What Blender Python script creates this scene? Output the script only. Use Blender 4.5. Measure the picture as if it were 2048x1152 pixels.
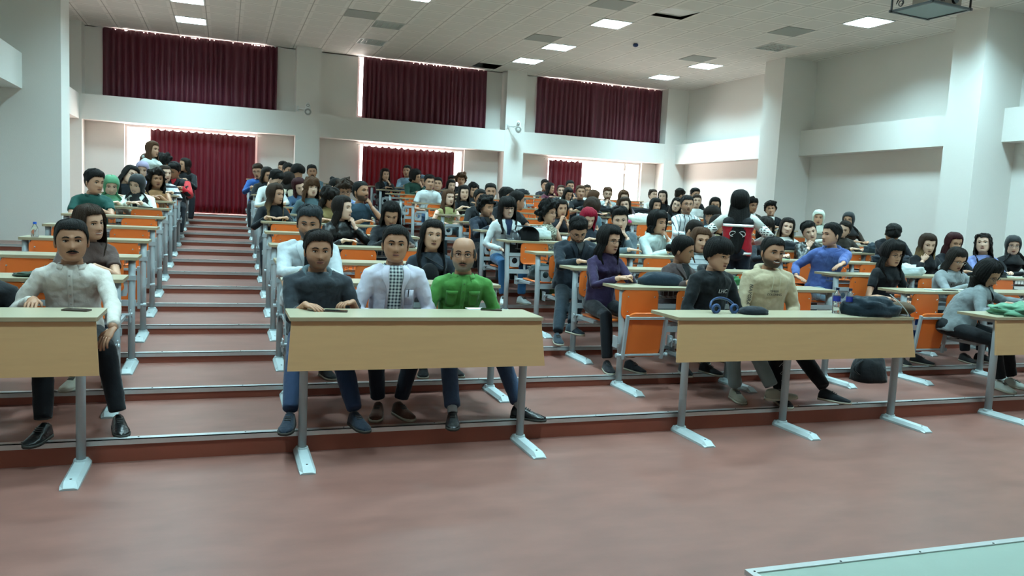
import bpy, math, random
from mathutils import Vector, Matrix, noise
for o in list(bpy.data.objects): bpy.data.objects.remove(o)
SC = bpy.context.scene; COL = SC.collection
V = Vector; PI = math.pi
# ---------------------------------------------------------------- camera, world, exposure
cam_d = bpy.data.cameras.new('camera'); cam = bpy.data.objects.new('camera', cam_d); COL.objects.link(cam)
cam_d.sensor_fit = 'HORIZONTAL'; cam_d.sensor_width = 36; cam_d.lens = 1572.35 / 2048 * 36
cam_d.clip_start = .05; cam_d.clip_end = 200
cr = V((0.938969, -0.340361, 0.049906)); cu = V((-0.012920, 0.110080, 0.993839)); cf = V((0.343758, 0.933829, -0.098964))
cam.matrix_world = Matrix(((cr.x, cu.x, -cf.x, 0), (cr.y, cu.y, -cf.y, 0), (cr.z, cu.z, -cf.z, 1.6375), (0, 0, 0, 1)))
SC.camera = cam
SC.view_settings.view_transform = 'Standard'; SC.view_settings.look = 'None'; SC.view_settings.gamma = 1
SC.view_settings.use_curve_mapping = False; SC.view_settings.exposure = 0.0
SC.cycles.use_denoising = True; SC.cycles.max_bounces = 6; SC.cycles.diffuse_bounces = 4; SC.cycles.glossy_bounces = 3
SC.cycles.transparent_max_bounces = 6; SC.cycles.transmission_bounces = 4; SC.cycles.caustics_reflective = False; SC.cycles.caustics_refractive = False
SC.cycles.sample_clamp_indirect = 4
W = bpy.data.worlds.new('world'); SC.world = W; W.use_nodes = True
bg = W.node_tree.nodes['Background']; bg.inputs[0].default_value = (1.0, .88, .82, 1); bg.inputs[1].default_value = 16.0
LAMP_COL = (.57, .92, 1.0); LAMP_W = 112.0; FLASH_W = 14.0
def area(name, loc, rot, sx, sy, w, col, spread=180, portal=False):
    d = bpy.data.lights.new(name, 'AREA'); d.shape = 'RECTANGLE'; d.size = sx; d.size_y = sy; d.energy = w; d.color = col; d.spread = math.radians(spread)
    o = bpy.data.objects.new(name, d); o.location = loc; o.rotation_euler = rot; COL.objects.link(o)
    if portal: d.cycles.is_portal = True
    return o
# daylight entering at the back windows (portals for the sky outside)
for x0, x1, z0, z1 in ((-2.1, .68, 1.25, 3.05), (2.9, 5.6, 1.9, 3.05), (7.7, 10.6, 1.9, 3.05)):
    area('window_portal', ((x0 + x1) / 2, 19.25, (z0 + z1) / 2), (-PI / 2, 0, 0), x1 - x0, z1 - z0, 1, (1, 1, 1), portal=True)
# the phone's own small light beside its lens
fl = bpy.data.lights.new('phone_light', 'POINT'); fl.energy = FLASH_W; fl.color = (.78, .96, 1); fl.shadow_soft_size = .02
flo = bpy.data.objects.new('phone_light', fl); flo.location = (-.03, -.02, 1.70); COL.objects.link(flo)

# ---------------------------------------------------------------- materials
def lin(h):
    h = h.lstrip('#')
    if len(h) == 3: h = ''.join(c * 2 for c in h)
    return tuple(((c / 12.92) if c <= .04045 else ((c + .055) / 1.055) ** 2.4) for c in (int(h[i:i + 2], 16) / 255 for i in (0, 2, 4)))
MATS = {}
def mat(key, col, rough=.6, var=.12, scale=12, bump=0, bscale=60, metal=0, sheen=0, spec=.5, trans=0, stretch=None, emit=None, coat=0, sss=0):
    if key in MATS: return MATS[key]
    m = bpy.data.materials.new(key); m.use_nodes = True; nt = m.node_tree; N = nt.nodes; L = nt.links
    b = N['Principled BSDF']; c = lin(col) if isinstance(col, str) else col
    tc = N.new('ShaderNodeTexCoord'); mp = N.new('ShaderNodeMapping'); L.new(tc.outputs['Object'], mp.inputs[0])
    if stretch: mp.inputs['Scale'].default_value = stretch
    nz = N.new('ShaderNodeTexNoise'); nz.inputs['Scale'].default_value = scale; nz.inputs['Detail'].default_value = 4; L.new(mp.outputs[0], nz.inputs['Vector'])
    mx = N.new('ShaderNodeMix'); mx.data_type = 'RGBA'
    mx.inputs[6].default_value = (*[x * (1 - var) for x in c], 1); mx.inputs[7].default_value = (*[min(1, x * (1 + var)) for x in c], 1)
    L.new(nz.outputs['Fac'], mx.inputs[0]); L.new(mx.outputs[2], b.inputs['Base Color'])
    b.inputs['Roughness'].default_value = rough; b.inputs['Metallic'].default_value = metal; b.inputs['Specular IOR Level'].default_value = spec
    if sheen: b.inputs['Sheen Weight'].default_value = sheen; b.inputs['Sheen Roughness'].default_value = .4
    if trans: b.inputs['Transmission Weight'].default_value = trans
    if coat: b.inputs['Coat Weight'].default_value = coat; b.inputs['Coat Roughness'].default_value = .15
    if emit: b.inputs['Emission Color'].default_value = (*lin(emit[0]), 1); b.inputs['Emission Strength'].default_value = emit[1]
    if bump:
        n2 = N.new('ShaderNodeTexNoise'); n2.inputs['Scale'].default_value = bscale; n2.inputs['Detail'].default_value = 3; L.new(mp.outputs[0], n2.inputs['Vector'])
        bp = N.new('ShaderNodeBump'); bp.inputs['Strength'].default_value = min(1, bump); bp.inputs['Distance'].default_value = .01; L.new(n2.outputs['Fac'], bp.inputs['Height']); L.new(bp.outputs[0], b.inputs['Normal'])
    m['nodes_mix'] = mx.name; MATS[key] = m; return m
def pattern(key, base, other, kind):
    """checked, striped or printed cloth"""
    if key in MATS: return MATS[key]
    m = mat(key, base, .8, .06, 20, .25, 25); nt = m.node_tree; N = nt.nodes; L = nt.links; b = N['Principled BSDF']; old = N[m['nodes_mix']]
    tc = N.new('ShaderNodeTexCoord'); sp = N.new('ShaderNodeSeparateXYZ'); L.new(tc.outputs['Object'], sp.inputs[0])
    def wave(out, f, lo, hi):
        a = N.new('ShaderNodeMath'); a.operation = 'MULTIPLY'; a.inputs[1].default_value = f; L.new(out, a.inputs[0])
        fr = N.new('ShaderNodeMath'); fr.operation = 'FRACT'; L.new(a.outputs[0], fr.inputs[0])
        g = N.new('ShaderNodeMath'); g.operation = 'LESS_THAN'; g.inputs[1].default_value = lo; L.new(fr.outputs[0], g.inputs[0]); return g.outputs[0]
    if kind in ('check', 'plaid'):
        f = 40 if kind == 'check' else 22
        a = wave(sp.outputs[0], f, .5, 1); c = wave(sp.outputs[2], f, .5, 1)
        ad = N.new('ShaderNodeMath'); ad.operation = 'ADD'; L.new(a, ad.inputs[0]); L.new(c, ad.inputs[1])
        fac = N.new('ShaderNodeMath'); fac.operation = 'MULTIPLY'; fac.inputs[1].default_value = .5; L.new(ad.outputs[0], fac.inputs[0]); fo = fac.outputs[0]
    elif kind == 'v': fo = wave(sp.outputs[0], 17, .16, 1)
    elif kind == 'h': fo = wave(sp.outputs[2], 20, .22, 1)
    elif kind == 'hb': fo = wave(sp.outputs[2], 11, .4, 1)
    elif kind == 'knit':   # patterned knit band
        a = wave(sp.outputs[2], 38, .5, 1); c = wave(sp.outputs[1], 38, .5, 1)
        ad = N.new('ShaderNodeMath'); ad.operation = 'MULTIPLY'; L.new(a, ad.inputs[0]); L.new(c, ad.inputs[1]); fo = ad.outputs[0]
    else:
        nz = N.new('ShaderNodeTexNoise'); nz.inputs['Scale'].default_value = 45; g = N.new('ShaderNodeMath'); g.operation = 'GREATER_THAN'; g.inputs[1].default_value = .5; L.new(nz.outputs['Fac'], g.inputs[0]); fo = g.outputs[0]
    mx = N.new('ShaderNodeMix'); mx.data_type = 'RGBA'; L.new(fo, mx.inputs[0]); L.new(old.outputs[2], mx.inputs[6]); mx.inputs[7].default_value = (*lin(other), 1)
    L.new(mx.outputs[2], b.inputs['Base Color']); return m
M_wall = mat('wall_paint', (.83, .82, .78), .75, .02, 2, .12, 90)
M_floor = mat('floor_linoleum', (.205, .092, .074), .36, .32, 3.0, .03, 120, spec=.45, stretch=(1, 2.2, 1))
M_riser = mat('riser_linoleum', (.235, .060, .035), .5, .12, 5, .03, 120)  # same linoleum as the treads, its weaker reflection painted in as redder colour
M_nose = mat('aluminium_nosing', (.55, .57, .57), .38, .08, 30, metal=.7)
M_stage = mat('stage_linoleum', (.26, .33, .28), .5, .08, 8)
M_top = mat('beech_laminate_top', (.44, .39, .27), .30, .07, 5, stretch=(1, 9, 1), coat=.25)
M_panel = mat('beech_laminate_panel', (.52, .305, .142), .5, .07, 5, stretch=(1, 1, 9))
M_edge = mat('laminate_edge', (.36, .29, .18), .5, .05)
M_leg = mat('grey_painted_steel', (.36, .41, .43), .42, .05, 20, spec=.5)
M_foot = mat('grey_foot_casting', (.40, .47, .48), .45, .06, 20)
M_wire = mat('chrome_wire', (.42, .46, .48), .35, .05, metal=.6)
M_orange = mat('orange_plastic', (.78, .17, .028), .38, .05, 8, .03, 200)
M_bolt = mat('chrome_bolt', (.7, .7, .7), .25, .02, metal=1)
M_black = mat('black_plastic', (.012, .013, .015), .4, .1)
M_white = mat('white_plastic', (.72, .75, .74), .45, .04)
M_frame = mat('window_frame_white', (.75, .74, .73), .5, .03)
M_glass = mat('window_glass', (.95, .97, .97), .02, 0, trans=1, spec=.3)
M_curtain = mat('burgundy_velvet', (.075, .006, .016), .6, .3, 6, .1, 40, sheen=.35, stretch=(3, 3, .5))
M_curtain.node_tree.nodes['Principled BSDF'].inputs['Sheen Tint'].default_value = (.75, .12, .28, 1)
nt = M_curtain.node_tree; tr = nt.nodes.new('ShaderNodeBsdfTranslucent'); tr.inputs[0].default_value = (.5, .02, .03, 1)
ms = nt.nodes.new('ShaderNodeMixShader'); ms.inputs[0].default_value = .025
nt.links.new(nt.nodes['Principled BSDF'].outputs[0], ms.inputs[1]); nt.links.new(tr.outputs[0], ms.inputs[2]); nt.links.new(ms.outputs[0], nt.nodes['Material Output'].inputs[0])
M_curtain2 = M_curtain.copy(); M_curtain2.name = 'sunlit_thin_velvet'; M_curtain2.node_tree.nodes[ms.name].inputs[0].default_value = .13
M_dark = mat('dark_void', (.03, .03, .03), .8, .1)
M_vent = mat('vent_grey_perforated', (.30, .31, .29), .7, .05, 30)
M_louv = mat('louvre_aluminium', (.70, .72, .69), .35, .03, metal=.1)
M_lampon = mat('lit_lamp_panel', (.8, .9, .9), .5, 0, emit=('#e2f8ff', 5.0))
M_tube = mat('unlit_tube', (.75, .76, .72), .4, .02)
M_tray = mat('fixture_reflector', (.78, .79, .76), .45, .02)
# suspended ceiling tiles: grid lines and a perforated centre
PT = .5935
M_ceil = mat('ceiling_tiles', (.84, .82, .78), .7, .02, 2)
def ceil_nodes():
    nt = M_ceil.node_tree; N = nt.nodes; L = nt.links; b = N['Principled BSDF']; old = N[M_ceil['nodes_mix']]
    geo = N.new('ShaderNodeNewGeometry'); sp = N.new('ShaderNodeSeparateXYZ'); L.new(geo.outputs['Position'], sp.inputs[0])
    outs = []
    for i, off in ((0, 2.88), (1, 0)):
        a = N.new('ShaderNodeMath'); a.operation = 'SUBTRACT'; a.inputs[1].default_value = off - PT / 2 - 50 * PT; L.new(sp.outputs[i], a.inputs[0])
        d = N.new('ShaderNodeMath'); d.operation = 'DIVIDE'; d.inputs[1].default_value = PT; L.new(a.outputs[0], d.inputs[0])
        f = N.new('ShaderNodeMath'); f.operation = 'FRACT'; L.new(d.outputs[0], f.inputs[0])
        s = N.new('ShaderNodeMath'); s.operation = 'SUBTRACT'; s.inputs[1].default_value = .5; L.new(f.outputs[0], s.inputs[0])
        ab = N.new('ShaderNodeMath'); ab.operation = 'ABSOLUTE'; L.new(s.outputs[0], ab.inputs[0]); outs.append(ab.outputs[0])
    mxm = N.new('ShaderNodeMath'); mxm.operation = 'MAXIMUM'; L.new(outs[0], mxm.inputs[0]); L.new(outs[1], mxm.inputs[1])
    g = N.new('ShaderNodeMath'); g.operation = 'GREATER_THAN'; g.inputs[1].default_value = .484; L.new(mxm.outputs[0], g.inputs[0])
    h = N.new('ShaderNodeMath'); h.operation = 'LESS_THAN'; h.inputs[1].default_value = .38; L.new(mxm.outputs[0], h.inputs[0])
    m1 = N.new('ShaderNodeMix'); m1.data_type = 'RGBA'; L.new(h.outputs[0], m1.inputs[0]); L.new(old.outputs[2], m1.inputs[6]); m1.inputs[7].default_value = (.74, .725, .685, 1)
    m2 = N.new('ShaderNodeMix'); m2.data_type = 'RGBA'; L.new(g.outputs[0], m2.inputs[0]); L.new(m1.outputs[2], m2.inputs[6]); m2.inputs[7].default_value = (.45, .43, .40, 1)
    L.new(m2.outputs[2], b.inputs['Base Color'])
ceil_nodes()
SKIN = {'s1': '#d2ad98', 's2': '#b88d74', 's3': '#a0745a'}
HAIR = {'h0': '#0d0b0a', 'h1': '#18110d', 'h2': '#2e1f15', 'h3': '#4c3220', 'h4': '#320e13', 'h5': '#2a3034', 'h6': '#8c0f2c'}
M_lip = mat('lip_skin', '#93564c', .45, .05); M_eyew = mat('eye_white', '#b9b4ac', .3, .02); M_iris = mat('eye_iris', '#1c120d', .15, .02)
M_teeth = mat('teeth', '#d8d3c6', .3, .02); M_mouth = mat('mouth_line', '#4a2420', .6, .02)
def skin(k, hc='h0'):
    key = 'skin_%s_%s' % (k, hc)
    if key in MATS: return MATS[key]
    m = mat(key, SKIN[k], .5, .07, 25, .1, 150, spec=.35); nt = m.node_tree; N = nt.nodes; L = nt.links; old = N[m['nodes_mix']]
    at = N.new('ShaderNodeAttribute'); at.attribute_name = 'facial_hair'; nz = N.new('ShaderNodeTexNoise'); nz.inputs['Scale'].default_value = 260
    ml = N.new('ShaderNodeMath'); ml.operation = 'MULTIPLY_ADD'; ml.inputs[1].default_value = .5; ml.inputs[2].default_value = .72; L.new(nz.outputs['Fac'], ml.inputs[0])
    m2 = N.new('ShaderNodeMath'); m2.operation = 'MULTIPLY'; m2.use_clamp = True; L.new(ml.outputs[0], m2.inputs[0]); L.new(at.outputs['Fac'], m2.inputs[1])
    mx = N.new('ShaderNodeMix'); mx.data_type = 'RGBA'; L.new(m2.outputs[0], mx.inputs[0]); L.new(old.outputs[2], mx.inputs[6])
    mx.inputs[7].default_value = (*(lin('#6e6055') if hc == 'grey' else [.9 * a + .1 * b for a, b in zip(lin(HAIR.get(hc, '#111111')), lin(SKIN[k]))]), 1)
    L.new(mx.outputs[2], N['Principled BSDF'].inputs['Base Color']); return m
def stub(k): return mat('shaved_skin_' + k, tuple(a * .62 for a in lin(SKIN[k])), .6, .1, 60)
def hairm(k, ombre=False):
    m = mat('hair_' + k, HAIR[k], .55, .6, 60, 1.0, 140, spec=.16, stretch=(2, 2, .18)); return m
def hair_ombre(k):
    if 'ombre_' + k in MATS: return MATS['ombre_' + k]
    m = mat('ombre_' + k, HAIR[k], .55, .4, 60, 1.0, 140, spec=.16, stretch=(2, 2, .25)); nt = m.node_tree; N = nt.nodes; L = nt.links; old = N[m['nodes_mix']]
    tc = N.new('ShaderNodeTexCoord'); sp = N.new('ShaderNodeSeparateXYZ'); L.new(tc.outputs['Generated'], sp.inputs[0])
    mr = N.new('ShaderNodeMapRange'); mr.inputs[1].default_value = .62; mr.inputs[2].default_value = .28; L.new(sp.outputs[2], mr.inputs[0])
    mx = N.new('ShaderNodeMix'); mx.data_type = 'RGBA'; L.new(mr.outputs[0], mx.inputs[0]); L.new(old.outputs[2], mx.inputs[6]); mx.inputs[7].default_value = (.26, .16, .07, 1)
    L.new(mx.outputs[2], N['Principled BSDF'].inputs['Base Color']); return m
def cloth(c, shiny=False):
    return mat('cloth_' + c.lstrip('#') + ('_leather' if shiny else ''), c, .32 if shiny else .85, .14, 9, .5 if not shiny else .8, 22, sheen=0 if shiny else .15, spec=.5 if shiny else .25)

# ---------------------------------------------------------------- mesh helpers
class MB:
    def __init__(s): s.v = []; s.f = []; s.m = []
    def add(s, vs, fs, mi=0):
        n = len(s.v); s.v += [tuple(p) for p in vs]; s.f += [tuple(i + n for i in f) for f in fs]; s.m += [mi] * len(fs); return n
    def box(s, c, d, mi=0, rz=0, M=None):
        x, y, z = d[0] / 2, d[1] / 2, d[2] / 2
        P = [V((a * x, b * y, e * z)) for a in (-1, 1) for b in (-1, 1) for e in (-1, 1)]
        if rz: R = Matrix.Rotation(rz, 3, 'Z'); P = [R @ p for p in P]
        if M is not None: P = [M @ p for p in P]
        s.add([p + V(c) for p in P], [(0, 1, 3, 2), (4, 6, 7, 5), (0, 4, 5, 1), (2, 3, 7, 6), (0, 2, 6, 4), (1, 5, 7, 3)], mi)
    def b2(s, x0, x1, y0, y1, z0, z1, mi=0): s.box(((x0 + x1) / 2, (y0 + y1) / 2, (z0 + z1) / 2), (abs(x1 - x0), abs(y1 - y0), abs(z1 - z0)), mi)
    def loft(s, rings, mi=0, cap=True, closed=True):
        n = len(rings[0]); o = s.add([p for r in rings for p in r], [])
        fs = []
        for i in range(len(rings) - 1):
            for j in range(n if closed else n - 1):
                a, b = o + i * n + j, o + i * n + (j + 1) % n; fs.append((a, b, b + n, a + n))
        if cap: fs.append(tuple(o + j for j in range(n))[::-1]); fs.append(tuple(o + (len(rings) - 1) * n + j for j in range(n)))
        s.f += fs; s.m += [mi] * len(fs)
    def tube(s, pts, rad, n=8, mi=0, cap=True, flat=1.0, up=None):
        pts = [V(p) for p in pts]; rad = rad if isinstance(rad, (list, tuple)) else [rad] * len(pts); rings = []
        ref = V(up) if up else None
        for i, p in enumerate(pts):
            t = (pts[min(i + 1, len(pts) - 1)] - pts[max(i - 1, 0)]).normalized()
            if ref is None: ref = V((0, 0, 1)) if abs(t.z) < .9 else V((0, 1, 0))
            a = t.cross(ref); a = a.normalized() if a.length > 1e-6 else t.orthogonal().normalized(); b = a.cross(t).normalized(); ref = b if up is None else ref
            rings.append([p + a * math.cos(2 * PI * k / n) * rad[i] + b * math.sin(2 * PI * k / n) * rad[i] * flat for k in range(n)])
        s.loft(rings, mi, cap)
    def ell(s, c, r, n=10, m=7, mi=0, R=None, nz=0, fr=8):
        rings = []
        for i in range(m + 1):
            ph = PI * i / m; ph = min(max(ph, .02), PI - .02); ring = []
            for k in range(n):
                d = V((math.sin(ph) * math.cos(2 * PI * k / n), math.sin(ph) * math.sin(2 * PI * k / n), math.cos(ph)))
                p = V((d.x * r[0], d.y * r[1], d.z * r[2]))
                if nz: p *= 1 + nz * noise.noise(d * fr + V(c))
                ring.append((R @ p if R is not None else p) + V(c))
            rings.append(ring)
        s.loft(rings, mi)
    def build(s, name, mats, parent=None, smooth=False, loc=None):
        me = bpy.data.meshes.new(name); me.from_pydata(s.v, [], s.f)
        for m in (mats if isinstance(mats, (list, tuple)) else [mats]): me.materials.append(m)
        if any(s.m): me.polygons.foreach_set('material_index', s.m)
        if smooth: me.polygons.foreach_set('use_smooth', [True] * len(s.f))
        me.update(); o = bpy.data.objects.new(name, me); COL.objects.link(o)
        if parent: o.parent = parent
        if loc: o.location = loc
        return o
def rrect(w, h, r, n=5):
    out = []
    for cx, cy, a0 in ((w / 2 - r, h / 2 - r, 0), (-w / 2 + r, h / 2 - r, 90), (-w / 2 + r, -h / 2 + r, 180), (w / 2 - r, -h / 2 + r, 270)):
        for i in range(n + 1): a = math.radians(a0 + 90 * i / n); out.append((cx + r * math.cos(a), cy + r * math.sin(a)))
    return out
def empty(name, loc=(0, 0, 0), rz=0):
    o = bpy.data.objects.new(name, None); o.location = loc; o.rotation_euler = (0, 0, rz); o.empty_display_size = .1; COL.objects.link(o); return o
def tag(o, label, cat, group=None, kind=None):
    o['label'] = label; o['category'] = cat
    if group: o['group'] = group
    if kind: o['kind'] = kind
    return o
def struct(o): o['kind'] = 'structure'; return o
def inst(src, parent=None, loc=None, rot=None):
    c = src.copy(); COL.objects.link(c); c.parent = parent
    if loc is not None: c.location = loc
    if rot is not None: c.rotation_euler = rot
    return c
def bevel(o, w=.006, seg=2):
    m = o.modifiers.new('bevel', 'BEVEL'); m.width = w; m.segments = seg; m.limit_method = 'ANGLE'; return o

# ---------------------------------------------------------------- the room
H1, RH, RD, Y1 = .1374, .0827, .9595, 5.146
tread = lambda k: 0 if k <= 0 else H1 + RH * (k - 1)
ris = lambda k: Y1 + (k - 1) * RD
XL, XR, XLr, XRr, YB, YBr, ZT, ZB, ZC = -2.861, 11.32, -3.26, 11.62, 18.6, 19.0, 3.5816, 3.0645, 5.035
NS = 14
m = MB(); m.b2(-3.6, 12, -1.2, Y1 + .05, -.12, 0); struct(m.build('floor', M_floor))
for k in range(1, NS + 1):
    m = MB(); y1 = ris(k + 1) + .02 if k < NS else YBr + .3
    m.b2(XLr - .05, XRr + .05, ris(k), y1, tread(k - 1) - .1, tread(k), 0)
    m.m[4 if False else 2] = 0
    o = m.build('floor_tier', [M_floor, M_riser]); struct(o)
    for p in o.data.polygons:
        if abs(p.normal.y) > .9: p.material_index = 1
    m = MB(); m.b2(XLr, XRr, ris(k) - .008, ris(k) + .045, tread(k) - .0, tread(k) + .005); m.b2(XLr, XRr, ris(k) - .008, ris(k) + .0, tread(k) - .03, tread(k) + .005)
    x = XLr + .3
    while x < XRr: m.ell((x, ris(k) + .022, tread(k) + .006), (.006, .006, .002), 6, 3, 1); x += .62
    struct(m.build('trim_%d' % k, [M_nose, M_dark]))
# raised stage corner by the camera
m = MB(); c0 = V((2.10, 2.66)); dx = V((3.712 - 2.101, 2.62 - 2.66)).normalized(); dy = V((dx.y, -dx.x))
def stage_box(m, a0, a1, b0, b1, z0, z1, mi=0):
    P = []
    for a in (a0, a1):
        for b in (b0, b1):
            for z in (z0, z1): q = c0 + dx * a + dy * b; P.append((q.x, q.y, z))
    m.add(P, [(0, 1, 3, 2), (4, 6, 7, 5), (0, 4, 5, 1), (2, 3, 7, 6), (0, 2, 6, 4), (1, 5, 7, 3)], mi)
stage_box(m, .01, 6, .01, 1.6, 0, .157); struct(m.build('floor_stage', M_stage))
m = MB(); stage_box(m, 0, 6, -.002, .034, .14, .163); stage_box(m, 0, .034, .034, 1.6, .14, .163)
for i in range(9): q = c0 + dx * (.03 + .45 * i) + dy * .026; m.ell((q.x, q.y, .164), (.006, .006, .002), 6, 3, 1)
struct(m.build('trim_stage', [M_nose, M_dark]))
# ceiling with holes for the light fittings
FX = [2.88 + PT * 6 * i for i in (-1, 0, 1, 2)]
LIT = {(0, 26): 1, (0, 29): 1, (1, 22): 1, (1, 26): 0, (1, 29): 0, (2, 22): 1, (2, 26): 1, (2, 29): 1, (3, 18): 1, (3, 22): 0, (3, 26): 1, (3, 29): 1}
fix = []
for i in range(4):
    for j in (2, 6, 10, 14, 18, 22, 26, 29):
        fix.append((i, j, LIT.get((i, j), 0 if j == 2 else 1)))
holes = {(i * 6 - 6, j) for i, j, _ in fix}
odd = {(5, 31): 'gap', (7, 20): 'slip'}
m = MB(); x_lo = int((XLr - .3 - 2.88) / PT) - 1; x_hi = int((XRr + .3 - 2.88) / PT) + 1
m2 = MB()
for a in range(x_lo, x_hi + 1):
    for b in range(-2, 33):
        if (a, b) in holes or (a, b) in odd: continue
        cx, cy = 2.88 + a * PT, b * PT; h = PT / 2
        m.add([(cx - h, cy - h, ZC), (cx - h, cy + h, ZC), (cx + h, cy + h, ZC), (cx + h, cy - h, ZC)], [(0, 1, 2, 3)])
struct(m.build('ceiling', M_ceil))
m = MB(); m.b2(XLr - .6, XRr + .6, -1.5, YBr + .5, ZC + .3, ZC + .4); struct(m.build('ceiling_slab', M_dark))
cx, cy = 2.88 + 7 * PT, 20 * PT
m = MB(); m.box((cx, cy, ZC + .03), (PT - .02, PT - .02, .012), 0, 0, Matrix.Rotation(math.radians(4), 3, 'X') @ Matrix.Rotation(math.radians(3), 3, 'Z'))
tag(m.build('ceiling_tile', M_white), 'loose ceiling tile hanging slightly out of its dark-edged grid opening', 'ceiling tile')
# fittings
def fixture(i, j, lit):
    cx, cy = 2.88 + PT * 6 * (i - 1), j * PT; t = empty('ceiling_light', (cx, cy, ZC)); h = PT / 2
    key = 'fx%d' % lit
    if key not in CACHE:
        m = MB()
        for s in (-1, 1): m.box((s * (h - .012), 0, 0), (.024, PT, .02)); m.box((0, s * (h - .012), 0), (PT - .04, .024, .02))
        m.b2(-h, h, -h, h, .055, .06)
        for s in (-1, 1): m.box((s * (h - .004), 0, .028), (.006, PT, .056)); m.box((0, s * (h - .004), .028), (PT, .006, .056))
        fr = m.build('housing', M_tray)
        m = MB()
        for q in range(1, 6): m.box((-h + PT * q / 6, 0, .012), (.007, PT - .04, .02)); m.box((0, -h + PT * q / 6, .010), (PT - .04, .005, .02))
        lo = m.build('louvre', M_louv)
        m = MB()
        if lit: m.b2(-h + .03, h - .03, -h + .03, h - .03, .045, .05)
        else:
            for q in range(4): m.tube([(-.26, -.2 + q * .133, .04), (.26, -.2 + q * .133, .04)], .011, 8)
        tu = m.build('lamp', M_lampon if lit else M_tube)
        CACHE[key] = (fr, lo, tu)
        for o in CACHE[key]: o.parent = t
    else:
        for o in CACHE[key]: inst(o, t)
    if lit:
        area('lamp_light', (cx, cy, ZC + .038), (0, 0, 0), .5, .5, LAMP_W, LAMP_COL, 132)
    return t
CACHE = {}
colw = ['far left', 'second from left', 'third from left', 'rightmost']
rown = {2: 'eighth', 6: 'seventh', 10: 'sixth', 14: 'fifth', 18: 'fourth', 22: 'third', 26: 'second', 29: 'first'}
for i, j, lit in fix:
    t = fixture(i, j, lit)
    tag(t, '%s square louvred ceiling light in the %s column, %s from the curtain wall' % ('lit' if lit else 'unlit', colw[i], rown[j]), 'ceiling light', 'square louvred ceiling lights')
for n, (x, y, w) in enumerate(((5.848, 11.90, 'above the middle, nearer pair'), (5.851, 14.86, 'near the light before the centre columns'), (9.37, 11.86, 'next to the unlit right fitting'), (9.405, 14.86, 'near the brightest far right fitting'), (2.25, 14.86, 'left of the unlit centre fitting'))):
    a = round((x - 2.88) / PT); b = round(y / PT); cx, cy = 2.88 + a * PT, b * PT
    m = MB(); m.box((0, 0, -.004), (PT - .02, PT - .02, .008)); 
    tag(m.build('ceiling_vent', M_vent, loc=(cx, cy, ZC)), 'grey perforated ceiling panel ' + w, 'vent', 'grey ceiling panels')
M_blue = mat('blue_plastic', (.02, .04, .14), .4)
m = MB(); m.ell((0, 0, -.03), (.055, .055, .04), 14, 8); m.tube([(0, 0, 0), (0, 0, -.02)], .04, 14)
tag(m.build('smoke_detector', M_blue, smooth=True, loc=(7.606, 14.27, ZC)), 'small round dark blue detector on the white ceiling', 'smoke detector')
# walls
def wall(name, boxes, mt=None):
    m = MB()
    for b in boxes: m.b2(*b)
    return struct(m.build(name, mt or M_wall))
UP = [(-2.30, .90), (2.88, 5.92), (7.52, 10.82)]
LO = [(-2.06, .66, 1.19), (2.95, 5.56, 1.95), (7.80, 10.55, 1.95)]
bx = []; xs = XLr - .3
for (a, b), (c, d, e) in zip(UP, LO):
    pass
def holed(z0, z1, spans, out):
    x = XLr - .3
    for sp in spans:
        a, b = sp[0], sp[1]; out.append((x, a, YBr, YBr + .25, z0, z1))
        if len(sp) > 2: out.append((a, b, YBr, YBr + .25, z0, sp[2]))
        x = b
    out.append((x, XRr + .3, YBr, YBr + .25, z0, z1))
holed(1.0, 3.06, LO, bx); bx.append((XLr - .3, XRr + .3, YBr, YBr + .25, 3.06, 3.62)); holed(3.62, ZC + .3, [(a, b) for a, b in UP], bx)
bx.append((XLr, XRr, YBr, YBr + .25, ZC - .018, ZC + .3)); wall('wall_back', bx)  # strip under the ceiling added to cut window light leaking over the curtains
wall('wall_back_beam', [(XL, XR, YB, YBr, ZB, ZT)])
for n, (a, b) in enumerate(((1.46, 1.996), (6.456, 6.967))): wall('wall_back_column', [(a, b, YB - .004, YBr, 1.1, ZC)])
wall('wall_back_corner_column', [(10.98, XRr, YB - .004, YBr, 1.1, ZC)]); wall('wall_back_corner_column_left', [(XLr, XL + .05, YB - .004, YBr, 1.1, ZC)])
wall('wall_left', [(XLr - .3, XLr, -1.2, YBr + .3, 0, ZC + .3)])
wall('wall_left_beam', [(XLr, XL, 14.4, YB, ZB, ZT), (XLr, XL, 9.7, 13.74, ZB, ZT), (XLr, XL, 5.1, 9.1, ZB, ZT)])
wall('wall_left_pillar', [(XLr, -2.351, 13.736, 14.42, .5, ZC)]); wall('wall_left_pillar_near', [(XLr, -2.351, 9.1, 9.7, .1, ZC)]) if False else None
wall('wall_right', [(XRr, XRr + .3, -1.2, YBr + .3, 0, ZC + .3)])
wall('wall_right_beam', [(XR, XRr, 14.34, YB, ZB, ZT), (XR, XRr, 9.6, 13.72, ZB, ZT), (XR, XRr, 5.0, 9.1, ZB, ZT)])
wall('wall_right_pillar', [(10.787, XRr, 13.713, 14.341, .5, ZC)]); wall('wall_right_pillar_near', [(10.787, XRr, 9.08, 9.66, .3, ZC)])
wall('wall_front', [(XLr - .3, XRr + .3, -1.5, -1.2, 0, ZC + .3)])
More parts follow.
